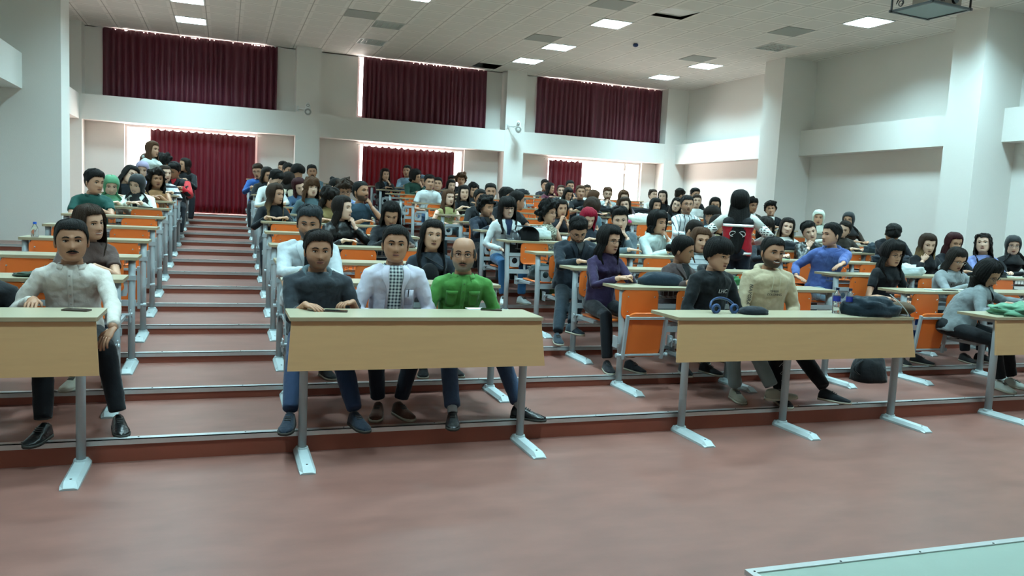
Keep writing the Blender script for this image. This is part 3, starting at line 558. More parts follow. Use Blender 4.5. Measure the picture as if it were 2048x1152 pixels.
PEOPLE = """F1|0.624|5.696|1|1.138|2,2,0|m|short,h1,0,.022|s3|raglan|#30363c|#3a4a52|w|#24344f|stubble,hi,feet:-0.23:-0.64:0.21:-0.61,shoe:#1a2330,fat,hand:-0.11:-0.33:0.78:0.22:-0.19:0.78|person in dark grey raglan hooded jersey resting both hands on the middle front desk
F2|1.177|5.716|1|1.200|-8,0,0|m|short,h0,0,.014|s3|coat|#c4c2d0|check|lap|#161b26|hi,feet:-0.14:-0.27:0.01:-0.29,shoe:#4a3026,knees:out|person in open white lab coat over black and white checked shirt, middle front desk
F3|1.694|5.696|1|1.142|-19,0,0|m|bald,h0,0,.01|s3|button|#46803c||lap|#34445c|hi,glasses,beardg,feet:-0.19:-0.54:0.33:-0.49,shoe:#0c0f12,knees:out|balding person with glasses in bright green button shirt with chest pockets
F4|1.704|6.705|2|1.154|-4,-2,-3|f|long,h0,.40,.02|s2|tee|#2c333c||lap|#20242c|hi,necklace,sling|person with long black hair in dark grey top wearing a black sling bag
F5|-0.922|5.696|1|1.157|11,0,2|m|short,h0,0,.012|s3|button|#bdb6ae||w|#0e1116|hi,moust,feet:-0.08:-0.46:0.31:-0.33,shoe:#0a0c0e,hand:-0.18:-0.17:0.78:0.29:-0.42:0.62|person with dark moustache in white button shirt at the left front desk
F6|-0.954|6.655|2|1.156|46,3,8|f|long,h2,.25,.02|s2|tee|#4a3a36||fold|#39424e|hi,smile,bare,feet:-0.04:-0.40:0.16:-0.34,shoe:#b9b6a8|smiling person with wavy brown hair in brown tee leaning forward behind the moustached person
F7|-1.445|5.696|1|1.041|14,0,0|m|short,h0,0,.015|s2|jacket|#14161a|#14161a|lap|#14161a||person in black jacket cut off by the photo's left border at the left front desk
1|-1.455|10.494|6|1.161|43,8,0|m|short,h0,0,.028|s2|polo|#1d4a44||fold|#22272e|bare|person with swept black hair in dark teal polo leaning on a left block desk
2|-1.397|11.453|7|1.057|12,22,0|f|hijab,#4f8a66,0,0|s1|shirt|#c9c5b0||desk|#333|smile|person in green headscarf and beige top looking down behind the teal polo
7|-1.091|11.453|7|1.088|-25,20,-8|f|hijab,#101318,0,0|s1|open|#d4dad2|#101318|fold|#333|smile|person in black headscarf and off-white denim jacket smiling down
8|-0.930|12.413|8|1.097|19,2,0|f|curly,h1,.22,.035|s3|tee|#9a7350||fold|#2a2a30|bare|person with big dark curly hair in camel top beside the left aisle
3|-1.273|12.413|8|1.140|36,8,-25|f|long,h0,.28,.02|s1|shirt|#20242a|#cfd4d4|desk|#222|glasses,smile|person with black hair and glasses tilting head beside the lilac headscarf
9|-0.885|13.422|9|1.121|29,0,0|f|pulled,h2,0,.01|s1|stripe|#cdd6dc||desk|#222||person in white and dark striped sweater with hair tied back, left block
4|-1.205|13.372|9|1.160|5,12,-6|f|hijab,#8f86a0,0,0|s1|shirt|#3c3a44||desk|#222|smile|person in lilac headscarf smiling in the left block
10|-0.808|14.332|10|1.116|-32,25,-10|m|short,h0,0,.02|s3|jacket|#1a1c20|#a12028|desk|#222|redsleeve|dark haired person with red sleeve bowing head beside the left aisle
5|-1.315|15.291|11|1.193|20,5,-5|f|long,h3,.25,.015|s1|shirt|#555a60||desk|#222||person with brown hair directly below the standing person in white
11|-1.082|16.251|12|1.145|124,5,0|m|afro,h0,0,.04|s3|shirt|#23262c||desk|#222||person with dark frizzy hair turned away near the red curtain
12|-0.726|16.251|12|1.122|-57,0,-5|f|long,h1,.2,.01|s2|jacket|#14161a|#14161a|chinR|#1a1c22||person in black holding their hair, last in the left block by the aisle
6|-1.136|14.332|10|1.445|55,5,0|f|long,h3,.25,.015|s2|hoodie|#c9d3d0||fold|#2b3440|stand|standing person with long brown hair in white hoodie in front of the bright back window
13|0.555|15.291|11|1.138|-17,15,5|m|short,h2,0,.015|s2|shirt|#27508f||desk|#222|glasses|person in blue jacket with glasses at the aisle end of the middle block
14|0.669|14.332|10|1.141|27,15,0|f|bob,h1,.14,.015|s2|shirt|#14171b||desk|#222|glasses|person with dark bob and glasses in black sweater, middle block
15|0.703|12.413|8|1.195|47,40,0|f|short,h0,0,.03|s1|shirt|#ccd2d2||desk|#222||person with black hair bowing low behind the blond-tipped hair, middle block
16|0.598|10.494|6|1.129|47,5,0|f|ombre,h2,.38,.02|s2|shirt|#11161c||desk|#222|purse|person with long brown hair fading to blond in black sweater
17|1.120|17.210|13|1.124|-24,8,0|m|short,h0,0,.02|s2|shirt|#c8cdcc||desk|#222|headphones|person wearing headphones in the back of the middle block
18|1.153|16.251|12|1.139|26,10,0|m|short,h0,0,.02|s2|shirt|#50565c||desk|#222||dark haired person behind long straight brown hair near the back column
19|0.960|13.372|9|1.137|146,5,0|f|long,h1,.32,.012|s2|shirt|#bdb4a0||desk|#222||person in cream sweater showing the back of long straight dark hair
20|1.256|15.291|11|1.164|55,25,0|m|bowl,h0,0,.03|s2|shirt|#23262c||desk|#222||person with black bowl-shaped hair looking down by the back column
21|1.614|16.251|12|1.139|-1,5,5|m|short,h0,0,.015|s3|shirt|#51656f||chinL|#222|moust|person with moustache, hand on chin, in grey-blue shirt by the back column
22|1.054|12.413|8|1.103|15,15,20|f|long,h4,.2,.02|s1|shirt|#3d5570||chinL|#222||person with dark red hair resting face on one hand
23|1.136|11.453|7|1.167|14,0,0|f|wavy,h3,.30,.025|s1|shirt|#4b626a||lap|#222|bangs|person with wavy reddish brown hair and fringe in blue-grey top, middle block
24|1.278|10.494|6|1.121|18,30,5|f|wavy,h1,.30,.03|s2|tee|#8a7a50||desk|#222|bangs|person with curly dark brown hair looking down, middle block
25|1.596|11.453|7|1.158|2,25,5|m|curly,h2,.0,.035|s2|plaid|#1f3f86||desk|#222|glasses,mop|person with curly brown mop and glasses in blue plaid
26|1.598|12.413|8|1.134|53,10,0|f|bun,h0,0,.015|s2|shirt|#1a1c20||desk|#222||person with black hair bun behind the curly brown mop
27|1.677|10.494|6|1.220|36,-5,0|m|buzz,h0,0,.010|s3|tee|#2f4656||chinL|#222|beard,bare,hi|bearded person in navy tee holding a hand to the chin
28|1.179|8.575|4|1.175|52,0,0|f|long,h1,.28,.015|s1|jacket|#0d1114|#0d1114|chinL|#222|leather|person in shiny black leather jacket, chin on fist, looking sideways
29|0.655|6.736|2|1.215|-8,8,-2|m|short,h5,0,.028|s3|open|#b8c0c4|#16191d|fold|#0f1114|hi,beard,fat|person with swept grey-streaked hair in white coat leaning behind the raglan jersey
30|1.704|8.575|4|1.134|-6,28,0|f|long,h0,.28,.02|s2|jacket|#1a1d22|#1a1d22|desk|#222|hi|person with long black hair looking down in dark jacket, middle block
31|3.259|17.210|13|1.122|9,0,0|f|long,h1,.3,.02|s2|jacket|#1b1a1c|#4a5a66|chinL|#222||person in black leather jacket with drink before the centre red curtain
32|3.950|18.169|14|1.185|-27,0,0|m|short,h1,0,.015|s2|shirt|#7d9bb0||desk|#222||person in light blue shirt against the centre red curtain
33|3.716|16.251|12|1.178|47,15,20|m|long,h0,.05,.03|s2|shirt|#23433a||chinL|#222||person in dark green sweater leaning over before the centre red curtain
34|4.086|17.210|13|1.041|-3,10,0|f|hijab,#4b5a6a,0,0|s2|shirt|#2a3038||desk|#222||person in slate blue headscarf behind the white polo
35|3.545|14.332|10|1.181|1,5,0|m|short,h0,0,.02|s2|polo|#ccd6d8||lap|#3f648c|smile,bare|smiling person in white polo at the aisle end of the wide block
36|3.946|15.291|11|1.097|-14,0,0|m|short,h0,0,.015|s2|shirt|#16191d||desk|#222|smile|smiling person in black right behind the white polo
37|4.489|16.251|12|1.026|5,5,0|f|long,h0,.28,.015|s1|shirt|#1c1f24||desk|#222||person with black hair behind olive top and light brown hair
38|5.039|18.169|14|1.019|-6,10,0|m|short,h0,0,.02|s2|shirt|#30343a||desk|#222|glasses|dark haired person with glasses against the curtain's right border
39|4.982|17.210|13|1.117|-11,10,0|m|curly,h3,0,.035|s2|shirt|#2c3036||desk|#222|mop|person with reddish curly mop by the bright centre window
40|3.396|12.413|8|1.059|15,0,0|f|long,h3,.26,.018|s1|tee|#9c9a68||lap|#39505a|bare|person with shoulder-length light brown hair in olive sleeveless top
41|3.936|13.372|9|1.088|-6,5,0|f|long,h0,.32,.015|s1|tee|#0f1216||desk|#222||person with very long straight black hair in black top
42|4.402|14.332|10|1.081|-2,10,0|f|curly,h0,.2,.02|s2|shirt|#202328||desk|#222||person with short dark waves behind the very long straight black hair
43|4.107|12.413|8|1.194|-13,5,0|m|short,h0,0,.013|s2|jacket|#15181c|#222|desk|#222|stubble|person in black jacket with short neat dark hair before the cream column
44|3.626|11.453|7|1.157|17,5,0|f|pulled,h0,0,.01|s3|open|#15181c|#d6d8d6|desk|#222||person with slicked-back black hair and white collar under black jacket
45|3.424|10.494|6|1.107|27,12,5|m|curly,h0,0,.025|s2|jacket|#1c2430|#222|chinL|#222|mop,stubble,hi|person with curly black hair and navy jacket, hand over mouth
46|4.087|11.553|7|1.188|41,10,0|m|short,h0,0,.03|s2|shirt|#14171c||desk|#222||black haired person leaning beside the black tee, wide block
47|3.910|10.594|6|1.208|90,5,0|m|short,h0,0,.02|s3|tee|#121419||desk|#222||person in black tee turned away behind the white shirt and bangs
48|3.394|9.534|5|1.182|0,5,3|f|long,h0,.30,.03|s1|open|#bcc4c4|#1d2a44|lap|#33608a|glasses,bangs,smile,hi,shoe:#c9d2d2|person with bangs and glasses in white shirt holding a black jacket
49|7.422|18.169|14|1.062|-2,5,0|m|short,h0,0,.02|s2|shirt|#2a2a30||desk|#222||dark haired person left of the narrow red curtain
50|7.161|17.210|13|1.049|37,5,0|f|long,h0,.25,.015|s2|jacket|#4a1f2e|#4a1f2e|desk|#222||person in maroon jacket with dark hair looking sideways below the narrow red curtain
51|7.073|16.351|12|1.063|-18,0,0|f|pulled,h2,0,.01|s1|open|#1a1c20|#cfd2cc|desk|#222|glasses|person with glasses and tied-back hair in black vest over white
52|7.671|17.210|13|1.124|-9,5,0|m|short,h0,0,.015|s2|shirt|#30323a||chinL|#222|glasses|person with black-framed glasses below the narrow red curtain
53|6.779|15.291|11|1.062|6,25,0|f|long,h0,.15,.015|s2|shirt|#c8ced0||desk|#222||black haired person looking down left of the black polo
54|6.623|14.332|10|1.164|-15,0,0|m|short,h3,0,.015|s2|polo|#101318||desk|#222|bare|brown haired person in black polo sitting tall, right block
55|7.668|16.251|12|1.095|-5,0,0|m|short,h2,0,.015|s2|shirt|#c2c8c8||desk|#222|glasses|person with glasses half hidden behind the black polo
56|6.451|13.372|9|1.141|74,20,0|f|bob,h3,.12,.02|s2|shirt|#202328||desk|#222||person with brown bob turned away beneath the bright right window
57|7.220|14.332|10|1.167|-17,12,0|m|short,h3,0,.012|s1|shirt|#aab4b4||clasp|#222|beard|person with light beard and clasped hands in pale shirt before the bright window
58|7.131|13.472|9|1.176|-8,10,0|f|long,h3,.25,.02|s1|shirt|#55454a||desk|#222||person with brown hair before the bright window, right of the pale shirt
59|6.609|12.413|8|1.103|-33,5,5|f|long,h2,.25,.02|s1|shirt|#24262c||desk|#222|smile|smiling brown haired person just left of the cream coat, below the bright right window
60|3.986|9.584|5|1.144|32,0,5|f|curly,h0,0,.04|s2|tee|#b7b79a||lap|#30343a|mop,glasses,bare,hi|person with short black curls and bare shoulders in printed halter, head turned aside
61|4.555|10.494|6|1.133|-3,5,0|f|long,h0,.1,.015|s2|tee|#2a2d33||clasp|#222|bare|person with clasped hands before the face in dark printed tee
62|5.040|10.494|6|1.171|14,50,10|m|bowl,h2,0,.03|s2|tee|#55707c||chinL|#222|bare|person with ash brown hair bowing head onto a bent arm
63|4.538|9.534|5|1.097|-5,25,0|f|long,h6,.16,.03|s1|jacket|#1d2632|#1d2632|desk|#222||person with bright crimson hair, wide block
64|3.516|7.615|3|1.146|-10,35,5|m|short,h0,0,.022|s2|jacket|#182029|#3c3f40|desk|#1c2730|glasses,beard,hi,fat,feet:-0.43:-0.58:-0.43:-0.85,shoe:#1d2a33,leftout|bearded person with glasses in navy jacket looking down at the aisle end
65|4.510|8.575|4|1.194|-23,12,5|m|short,h0,0,.03|s1|open|#5b6a72|#1b1e24|chinL|#222|hi|person with thick black fringe, fist on cheek, in grey cardigan
66|3.404|6.655|2|1.175|18,8,0|f|long,h0,.2,.025|s2|shirt|#2f2340||fold|#14161c|glasses,hi,turtle,shoe:#14161c|person with glasses and black hair in purple sweater at the aisle end
67|8.816|15.291|11|1.138|5,-5,0|f|bun,h2,0,.012|s1|tee|#d8dcd8||desk|#222|smile|laughing person with hair bun in white before the bright corner
68|8.488|14.332|10|1.173|-36,0,0|f|long,h1,.2,.015|s1|shirt|#191b20||desk|#222||person with long dark hair right of the laughing person with bun
69|9.485|15.291|11|1.174|88,25,0|m|short,h1,0,.03|s2|shirt|#1c1e22||desk|#222||person with tousled brown hair turned away, back of right block
70|7.221|12.413|8|1.115|-0,5,0|f|long,h0,.3,.02|s2|shirt|#2a2530||desk|#222||black haired person directly behind the white hoodie
71|7.651|12.413|8|1.154|-32,5,-15|f|long,h0,.25,.015|s1|shirt|#1c1e22||desk|#222|smile,glasses|smiling person with black hair leaning behind the striped shirt
72|6.653|10.494|6|1.292|-17,0,0|m|short,h0,0,.015|s2|vstripe|#d2dadc||desk|#222|glasses,stubble,hi|person with glasses in white shirt with vertical stripes sitting tall
73|9.263|14.332|10|1.256|-3,5,0|m|short,h0,0,.018|s2|shirt|#1c1e22||desk|#222||dark haired person behind the white tee with tied-back hair
74|8.688|13.372|9|1.180|-23,0,0|f|pulled,h2,0,.012|s1|tee|#d2d8d8||desk|#222||person with tied-back hair in white tee, right block
75|8.465|12.413|8|1.194|-29,8,0|f|long,h0,.25,.02|s2|shirt|#17191d||desk|#222||person with long black hair against bright wall left of the red vest
76|7.117|10.494|6|1.145|-94,10,0|m|bowl,h1,0,.03|s2|shirt|#a9c6d4||desk|#222||person with dark mop haircut in pale blue seen from the side
77|6.568|9.534|5|1.106|35,10,0|f|long,h1,.3,.015|s2|shirt|#c4b88e||desk|#222||person with long dark hair seen from the side next to the standing vest wearer
78|5.779|7.965|3|1.563|144,5,0|f|long,h0,.52,.02|s2|vest|#9e1424||hips|#1c2430|stand,hi,fat|standing person from behind with very long hair, red reflective vest and patterned sleeves
79|5.040|8.575|4|1.179|15,5,5|m|curly,h0,.1,.03|s2|hoodie|#c6d6d4||chinL|#222|mop,hi|person with black wavy hair in white hoodie touching the mouth
81|5.566|8.575|4|1.100|27,25,0|m|buzz,h1,0,.01|s2|shirt|#2a2d33||desk|#222||person with cropped hair mostly hidden behind the blond centre parting
82|4.601|6.955|2|1.194|-13,2,-3|f|long,h3,.2,.018|s2|hstripe|#c2ccd0||desk|#222|hi,turtle|person with light brown centre parting in white striped turtleneck
83|4.097|6.476|2|1.118|43,12,10|f|bun,h0,0,.02|s3|open|#443838|#0e1013|desk|#222|hi,lowbun|person with low black bun in brown blazer turned sideways
84|3.957|5.696|1|1.204|15,12,0|m|bowl,h0,0,.022|s2|hoodie|#14181b||lap|#6f7d7e|hi,print84,feet:0.11:-0.23:0.28:-0.50,shoe:#8d8a7c|person with black fringe in black hoodie at the right front desk
85|4.529|5.716|1|1.232|-10,2,-4|m|short,h0,0,.014|s3|hoodie|#b3a488||lap|#0d1014|hi,smile,beard,fat,print85,feet:-0.15:-0.44:0.20:-0.69,shoe:#14181c|smiling bearded person in beige hoodie at the right front desk
86|9.280|12.413|8|1.215|-7,5,0|m|curly,h0,0,.025|s3|open|#3a3632|#c9cac4|desk|#222|glasses|person with glasses half hidden right behind the red vest
87|9.704|12.413|8|1.179|-33,5,5|m|curly,h0,0,.02|s2|open|#14181d|#d0d0cc|desk|#222|smile,mop|smiling person in black denim jacket against the pale pillar
88|6.649|8.575|4|1.180|-23,5,0|f|long,h1,.12,.025|s1|shirt|#262a30||desk|#222|glasses,bangs,hi|person with round glasses and fringe right of the red vest
89|7.773|9.534|5|1.111|-29,0,-8|f|ombre,h1,.3,.02|s1|tee|#d0d4d0||desk|#222|smile,hi|smiling person with long brown hair and white top
90|7.364|8.575|4|1.154|-26,5,20|f|short,h0,0,.025|s1|jacket|#151c1c|#151c1c|chinR|#222|leather,hi|person in dark leather jacket resting cheek on hand
91|9.170|10.494|6|1.204|-41,5,0|f|hijab,#c3ccc0,0,0|s2|shirt|#c9d2cf||desk|#222||person in white headscarf by the right wall
92|6.729|7.465|3|1.221|-92,0,0|m|short,h0,0,.018|s2|hoodie|#465a92||w|#7f9db0|hi,hand:-0.37:0.10:0.70:-0.76:-0.99:0.80|person in blue hoodie looking sideways, arm along an orange chair
93|8.830|9.534|5|1.122|-53,10,-20|f|pulled,h1,0,.02|s1|shirt|#2c2823||desk|#222|smile|smiling person tilting head just behind the blue hoodie
94|9.795|10.494|6|1.197|-53,5,0|f|hijab,#14161a,0,0|s2|shirt|#3a2f28||desk|#222|glasses|person in black headscarf and brown sweater by the right wall
95|8.804|8.575|4|1.173|-36,65,0|m|short,h0,0,.03|s2|shirt|#171a20||desk|#222||person with thick black hair bowed fully down, right block
96|6.861|6.655|2|1.138|-6,12,0|f|curly,h0,.28,.035|s2|tee|#0f1216||lap|#1f4a94|glasses,bare,hi,mop|person with long black curls and glasses in black tee at the right front
97|8.409|7.615|3|1.159|-23,15,0|f|ombre,h2,.22,.018|s1|jacket|#12151a|#12151a|chinR|#222||person with brown to blond hair covering mouth with hand
98|8.849|7.615|3|1.193|-14,15,0|f|long,h4,.22,.015|s2|jacket|#171b22|#171b22|desk|#222||person with straight dark burgundy hair in dark jacket
99|9.369|7.615|3|1.196|-56,-8,5|f|wavy,h1,.28,.015|s1|shirt|#7a86b8||desk|#222|hi|person with long brown hair and lilac blue shirt, right block
100|9.917|7.615|3|1.194|-42,10,0|f|hijab,#0f1216,0,0|s1|shirt|#0f1216||desk|#222|glasses|person in black headscarf, black clothes and glasses near the right border
101|7.798|6.655|2|1.107|-10,25,0|f|long,h1,.28,.015|s2|hoodie|#868d90||desk|#222|glasses,hi|person with glasses and long dark hair in pale grey-blue sweater looking down
102|7.120|5.696|1|1.097|9,30,5|f|bob,h0,.12,.03|s2|open|#6e7678|#14181c|desk|#101317|glasses,hi,fat,shoe:#b5bdb6|person with black bob in grey overshirt leaning over the rightmost front desk"""
PP = [l.split('|') for l in PEOPLE.split('\n')]
occ = {}
for f in PP:
    if 'stand' not in f[13]: occ.setdefault(int(f[3]), []).append(float(f[1]))
for b in 'ABCD':
    for k in range(1, NS + 1): desk(k, b)
CH = []
for b in 'ABCD':
    x0, x1, n, wn = BL[b]
    for k in range(1, NS):
        w = (x1 - x0) / n; cs = [x0 + w * (i + .5) for i in range(n)]
        if k == 1 and b == 'A': cs = [-1.42, -.93]
        if k == 1 and b == 'C': cs = [3.42, 3.98, 4.53, 5.09]
        used = set()
        for px in occ.get(k, []):
            j = min(range(n), key=lambda i: abs(cs[i] - px))
            if abs(cs[j] - px) < .42 and j not in used:
                used.add(j); cs[j] = cs[j] * .35 + px * .65
        side = {'A': 'pillar', 'B': 'stairs', 'C': 'second aisle', 'D': 'third aisle'}[b]
        for i, x in enumerate(cs):
            fo = i not in used and not (b == 'C' and k == 5 and i == 0 and False)
            if b == 'C' and k == 4 and i == 0: fo = False
            chair(x, k, fo, '%s orange chair, %s from the %s in the %s row of the %s' % ('folded' if fo else 'open', ORD[i + 1], side, ORD[k], wn))

# ---------------------------------------------------------------- people
CT = [(0, .121, .012, .121, .002), (-.046, .110, .058, .110, .048), (-.072, .088, .085, .086, .067), (-.087, .058, .098, .054, .0775), (-.091, .028, .101, .024, .081),
      (-.088, .006, .099, .0, .0815), (-.088, -.018, .092, -.022, .079), (-.087, -.042, .083, -.04, .0755), (-.087, -.062, .073, -.055, .071), (-.085, -.088, .063, -.068, .062),
      (-.074, -.110, .060, -.08, .050), (-.045, -.113, .060, -.09, .051), (-.020, -.106, .061, -.10, .056), (-.014, -.130, .063, -.122, .059), (-.016, -.150, .068, -.135, .063),
      (-.024, -.172, .076, -.150, .072), (-.036, -.205, .078, -.18, .085), (-.042, -.25, .078, -.235, .095), (-.03, -.31, .07, -.31, .085)]
def cat(t):
    i = min(int(t), len(CT) - 2); u = t - i; P = [CT[max(0, min(len(CT) - 1, i + d))] for d in (-1, 0, 1, 2)]
    return [.5 * (2 * P[1][j] + (P[2][j] - P[0][j]) * u + (2 * P[0][j] - 5 * P[1][j] + 4 * P[2][j] - P[3][j]) * u * u + (3 * P[1][j] - P[0][j] - 3 * P[2][j] + P[3][j]) * u ** 3) for j in range(5)]
G = lambda v, c, s: math.exp(-((v - c) / s) ** 2)
def feat(x, z):
    ax = abs(x)
    zs = [(.04, .002), (.02, .007), (0, .014), (-.02, .022), (-.034, .029), (-.043, .012), (-.051, .0)]
    am = 0
    for (z0, a0), (z1, a1) in zip(zs, zs[1:]):
        if z1 <= z <= z0: am = a1 + (a0 - a1) * (z - z1) / (z0 - z1)
    d = am * math.exp(-(x / (.010 + .006 * max(0, min(1, (-z + .02) / .05)))) ** 2)
    d += -.009 * G(ax, .032, .016) * G(z, .007, .012) + .004 * G(ax, .028, .024) * G(z, .026, .009) + .005 * G(ax, .043, .02) * G(z, -.022, .02)
    d += .005 * G(x, 0, .024) * G(z, -.064, .010) + .006 * G(x, 0, .02) * G(z, -.094, .013) - .003 * G(x, 0, .03) * G(z, -.079, .006)
    return d
def headpt(t, a):
    fy, fz, by, bz, w = cat(t); C = math.cos(a); S = math.sin(a); S2 = math.copysign(abs(S) ** .88, S)
    yc, yd, zc, zd = (fy + by) / 2, (by - fy) / 2, (fz + bz) / 2, (bz - fz) / 2
    return V((w * S2, yc - yd * C, zc - zd * C))
def fsurf(x, z):
    t = 1.0
    while t < 11 and cat(t)[1] > z: t += .1
    fy, fz, by, bz, w = cat(t); c = math.sqrt(max(0, 1 - (abs(x) / w) ** (2 / .88))) if abs(x) < w else 0
    return (fy + by) / 2 - (by - fy) / 2 * c - feat(x, z)
def ik(S, Wp, la, lb, pole):
    d = Wp - S; L = d.length
    if L > (la + lb) * .985: k = (la + lb) * .985 / L; Wp = S + d * k; d = Wp - S; L = d.length
    u = d.normalized(); a = (la * la - lb * lb + L * L) / (2 * L); h = math.sqrt(max(1e-6, la * la - a * a)); p = V(pole); p = (p - u * p.dot(u)).normalized()
    return S + u * a + p * h, Wp
def hand(m, W, d, nrm, side, curl, sc=1, lo=False):
    """five-fingered hand: W wrist, d direction of the palm, nrm where the palm faces, side = which way the thumb points"""
    d = d.normalized(); nrm = (nrm - d * nrm.dot(d)).normalized(); lat = d.cross(nrm).normalized() * side
    n = 8; rings = []
    for q, wd, th in ((-.012, .024, .018), (.02, .030, .016), (.055, .040, .015), (.085, .040, .011)):
        c = W + d * q * sc + nrm * (.004 if q > .05 else 0); rings.append([c + lat * math.cos(2 * PI * k / n) * wd * sc + nrm * math.sin(2 * PI * k / n) * th * sc for k in range(n)])
    m.loft(rings)
    fn = 5 if lo else 7
    for i, (off, L, r) in enumerate(((.030, .070, .0088), (.010, .080, .009), (-.010, .074, .0087), (-.029, .058, .0078))):
        p = W + d * .080 * sc + lat * off * sc; dr = (d + lat * off * 1.2).normalized(); pts = [p - dr * .01]; a = 0
        for s, fr in enumerate((.42, .32, .26)):
            pts.append(p.copy()) if s == 0 else None
            a += curl * (.75 + .12 * i) * (1.0 if s else .7); v = dr * math.cos(a) + nrm * math.sin(a); p = p + v * L * fr * sc; pts.append(p.copy())
        m.tube(pts, [r * sc * f for f in (1, 1.05, 1, .95, .75)][:len(pts)], fn)
    p = W + d * .022 * sc + lat * .026 * sc; v = (d * .75 + lat * .75 + nrm * .35 * (1 if curl > .4 else .2)).normalized(); v2 = (v + d * .6 + nrm * curl * .5 - lat * .4).normalized()
    m.tube([p - v * .01, p, p + v * .035 * sc, p + (v * .035 + v2 * .032) * sc], [.012 * sc, .0125 * sc, .0105 * sc, .007 * sc], fn)
def remesh(o, vox, it=3, wr=.010, tex=[None]):
    r = o.modifiers.new('join', 'REMESH'); r.mode = 'VOXEL'; r.voxel_size = vox; r.use_smooth_shade = True
    s = o.modifiers.new('soft', 'SMOOTH'); s.iterations = it; s.factor = .6
    if wr:
        if tex[0] is None:
            t = bpy.data.textures.new('folds', 'CLOUDS'); t.noise_scale = .07; t.noise_depth = 2; tex[0] = t
        d = o.modifiers.new('folds', 'DISPLACE'); d.texture = tex[0]; d.strength = wr; d.mid_level = .45; d.texture_coords = 'LOCAL'
SHOEC = {}
def shoe(parent, A, toe, col, sole='#8f8f88', loaf=False):
    """a shoe with its heel under the ankle A, toe = direction"""
    m = MB(); d = V((toe.x, toe.y, 0)).normalized(); l = V((-d.y, d.x, 0)); tilt = toe.z
    def P(q, w, z): return V((A.x, A.y, 0)) + d * q + l * w + V((0, 0, z + A.z - .085 + max(0, q) * tilt))
    prof = [(-.062, .024, .055), (-.05, .034, .085), (-.01, .037, .098), (.03, .040, .085), (.08, .044, .062), (.13, .046, .048), (.17, .036, .038), (.195, .016, .028)]
    rings = []
    for q, w, h in prof: rings.append([P(q, -w, .012), P(q, -w * 1.03, .03), P(q, -w * .75, h * .85), P(q, -w * .3, h), P(q, w * .3, h), P(q, w * .75, h * .85), P(q, w * 1.03, .03), P(q, w, .012)])
    m.loft(rings, 0); rings = []
    for q, w, h in prof: rings.append([P(q * 1.03, -w * 1.08, .0), P(q * 1.03, -w * 1.1, .018), P(q * 1.03, w * 1.1, .018), P(q * 1.03, w * 1.08, .0)])
    m.loft(rings, 1)
    for q in (.045, .06, .075): m.tube([P(q, -.02, .088 - (q - .03) * .45), P(q, .02, .088 - (q - .03) * .45)], .0035, 5, 2)
    o = m.build('shoe', [cloth(col, loaf), mat('sole_' + sole.strip('#'), sole, .7), mat('lace_grey', '#3a3a3a', .8)], parent, True)
    return o
HAIRLINE = [(0, .073), (25, .076), (42, .070), (55, .056), (68, .036), (78, .008), (84, -.014), (91, -.014), (99, .006), (118, -.045), (180, -.078)]
def interp(T, a):
    for (a0, v0), (a1, v1) in zip(T, T[1:]):
        if a0 <= a <= a1: return v0 + (v1 - v0) * (a - a0) / (a1 - a0)
    return T[-1][1]
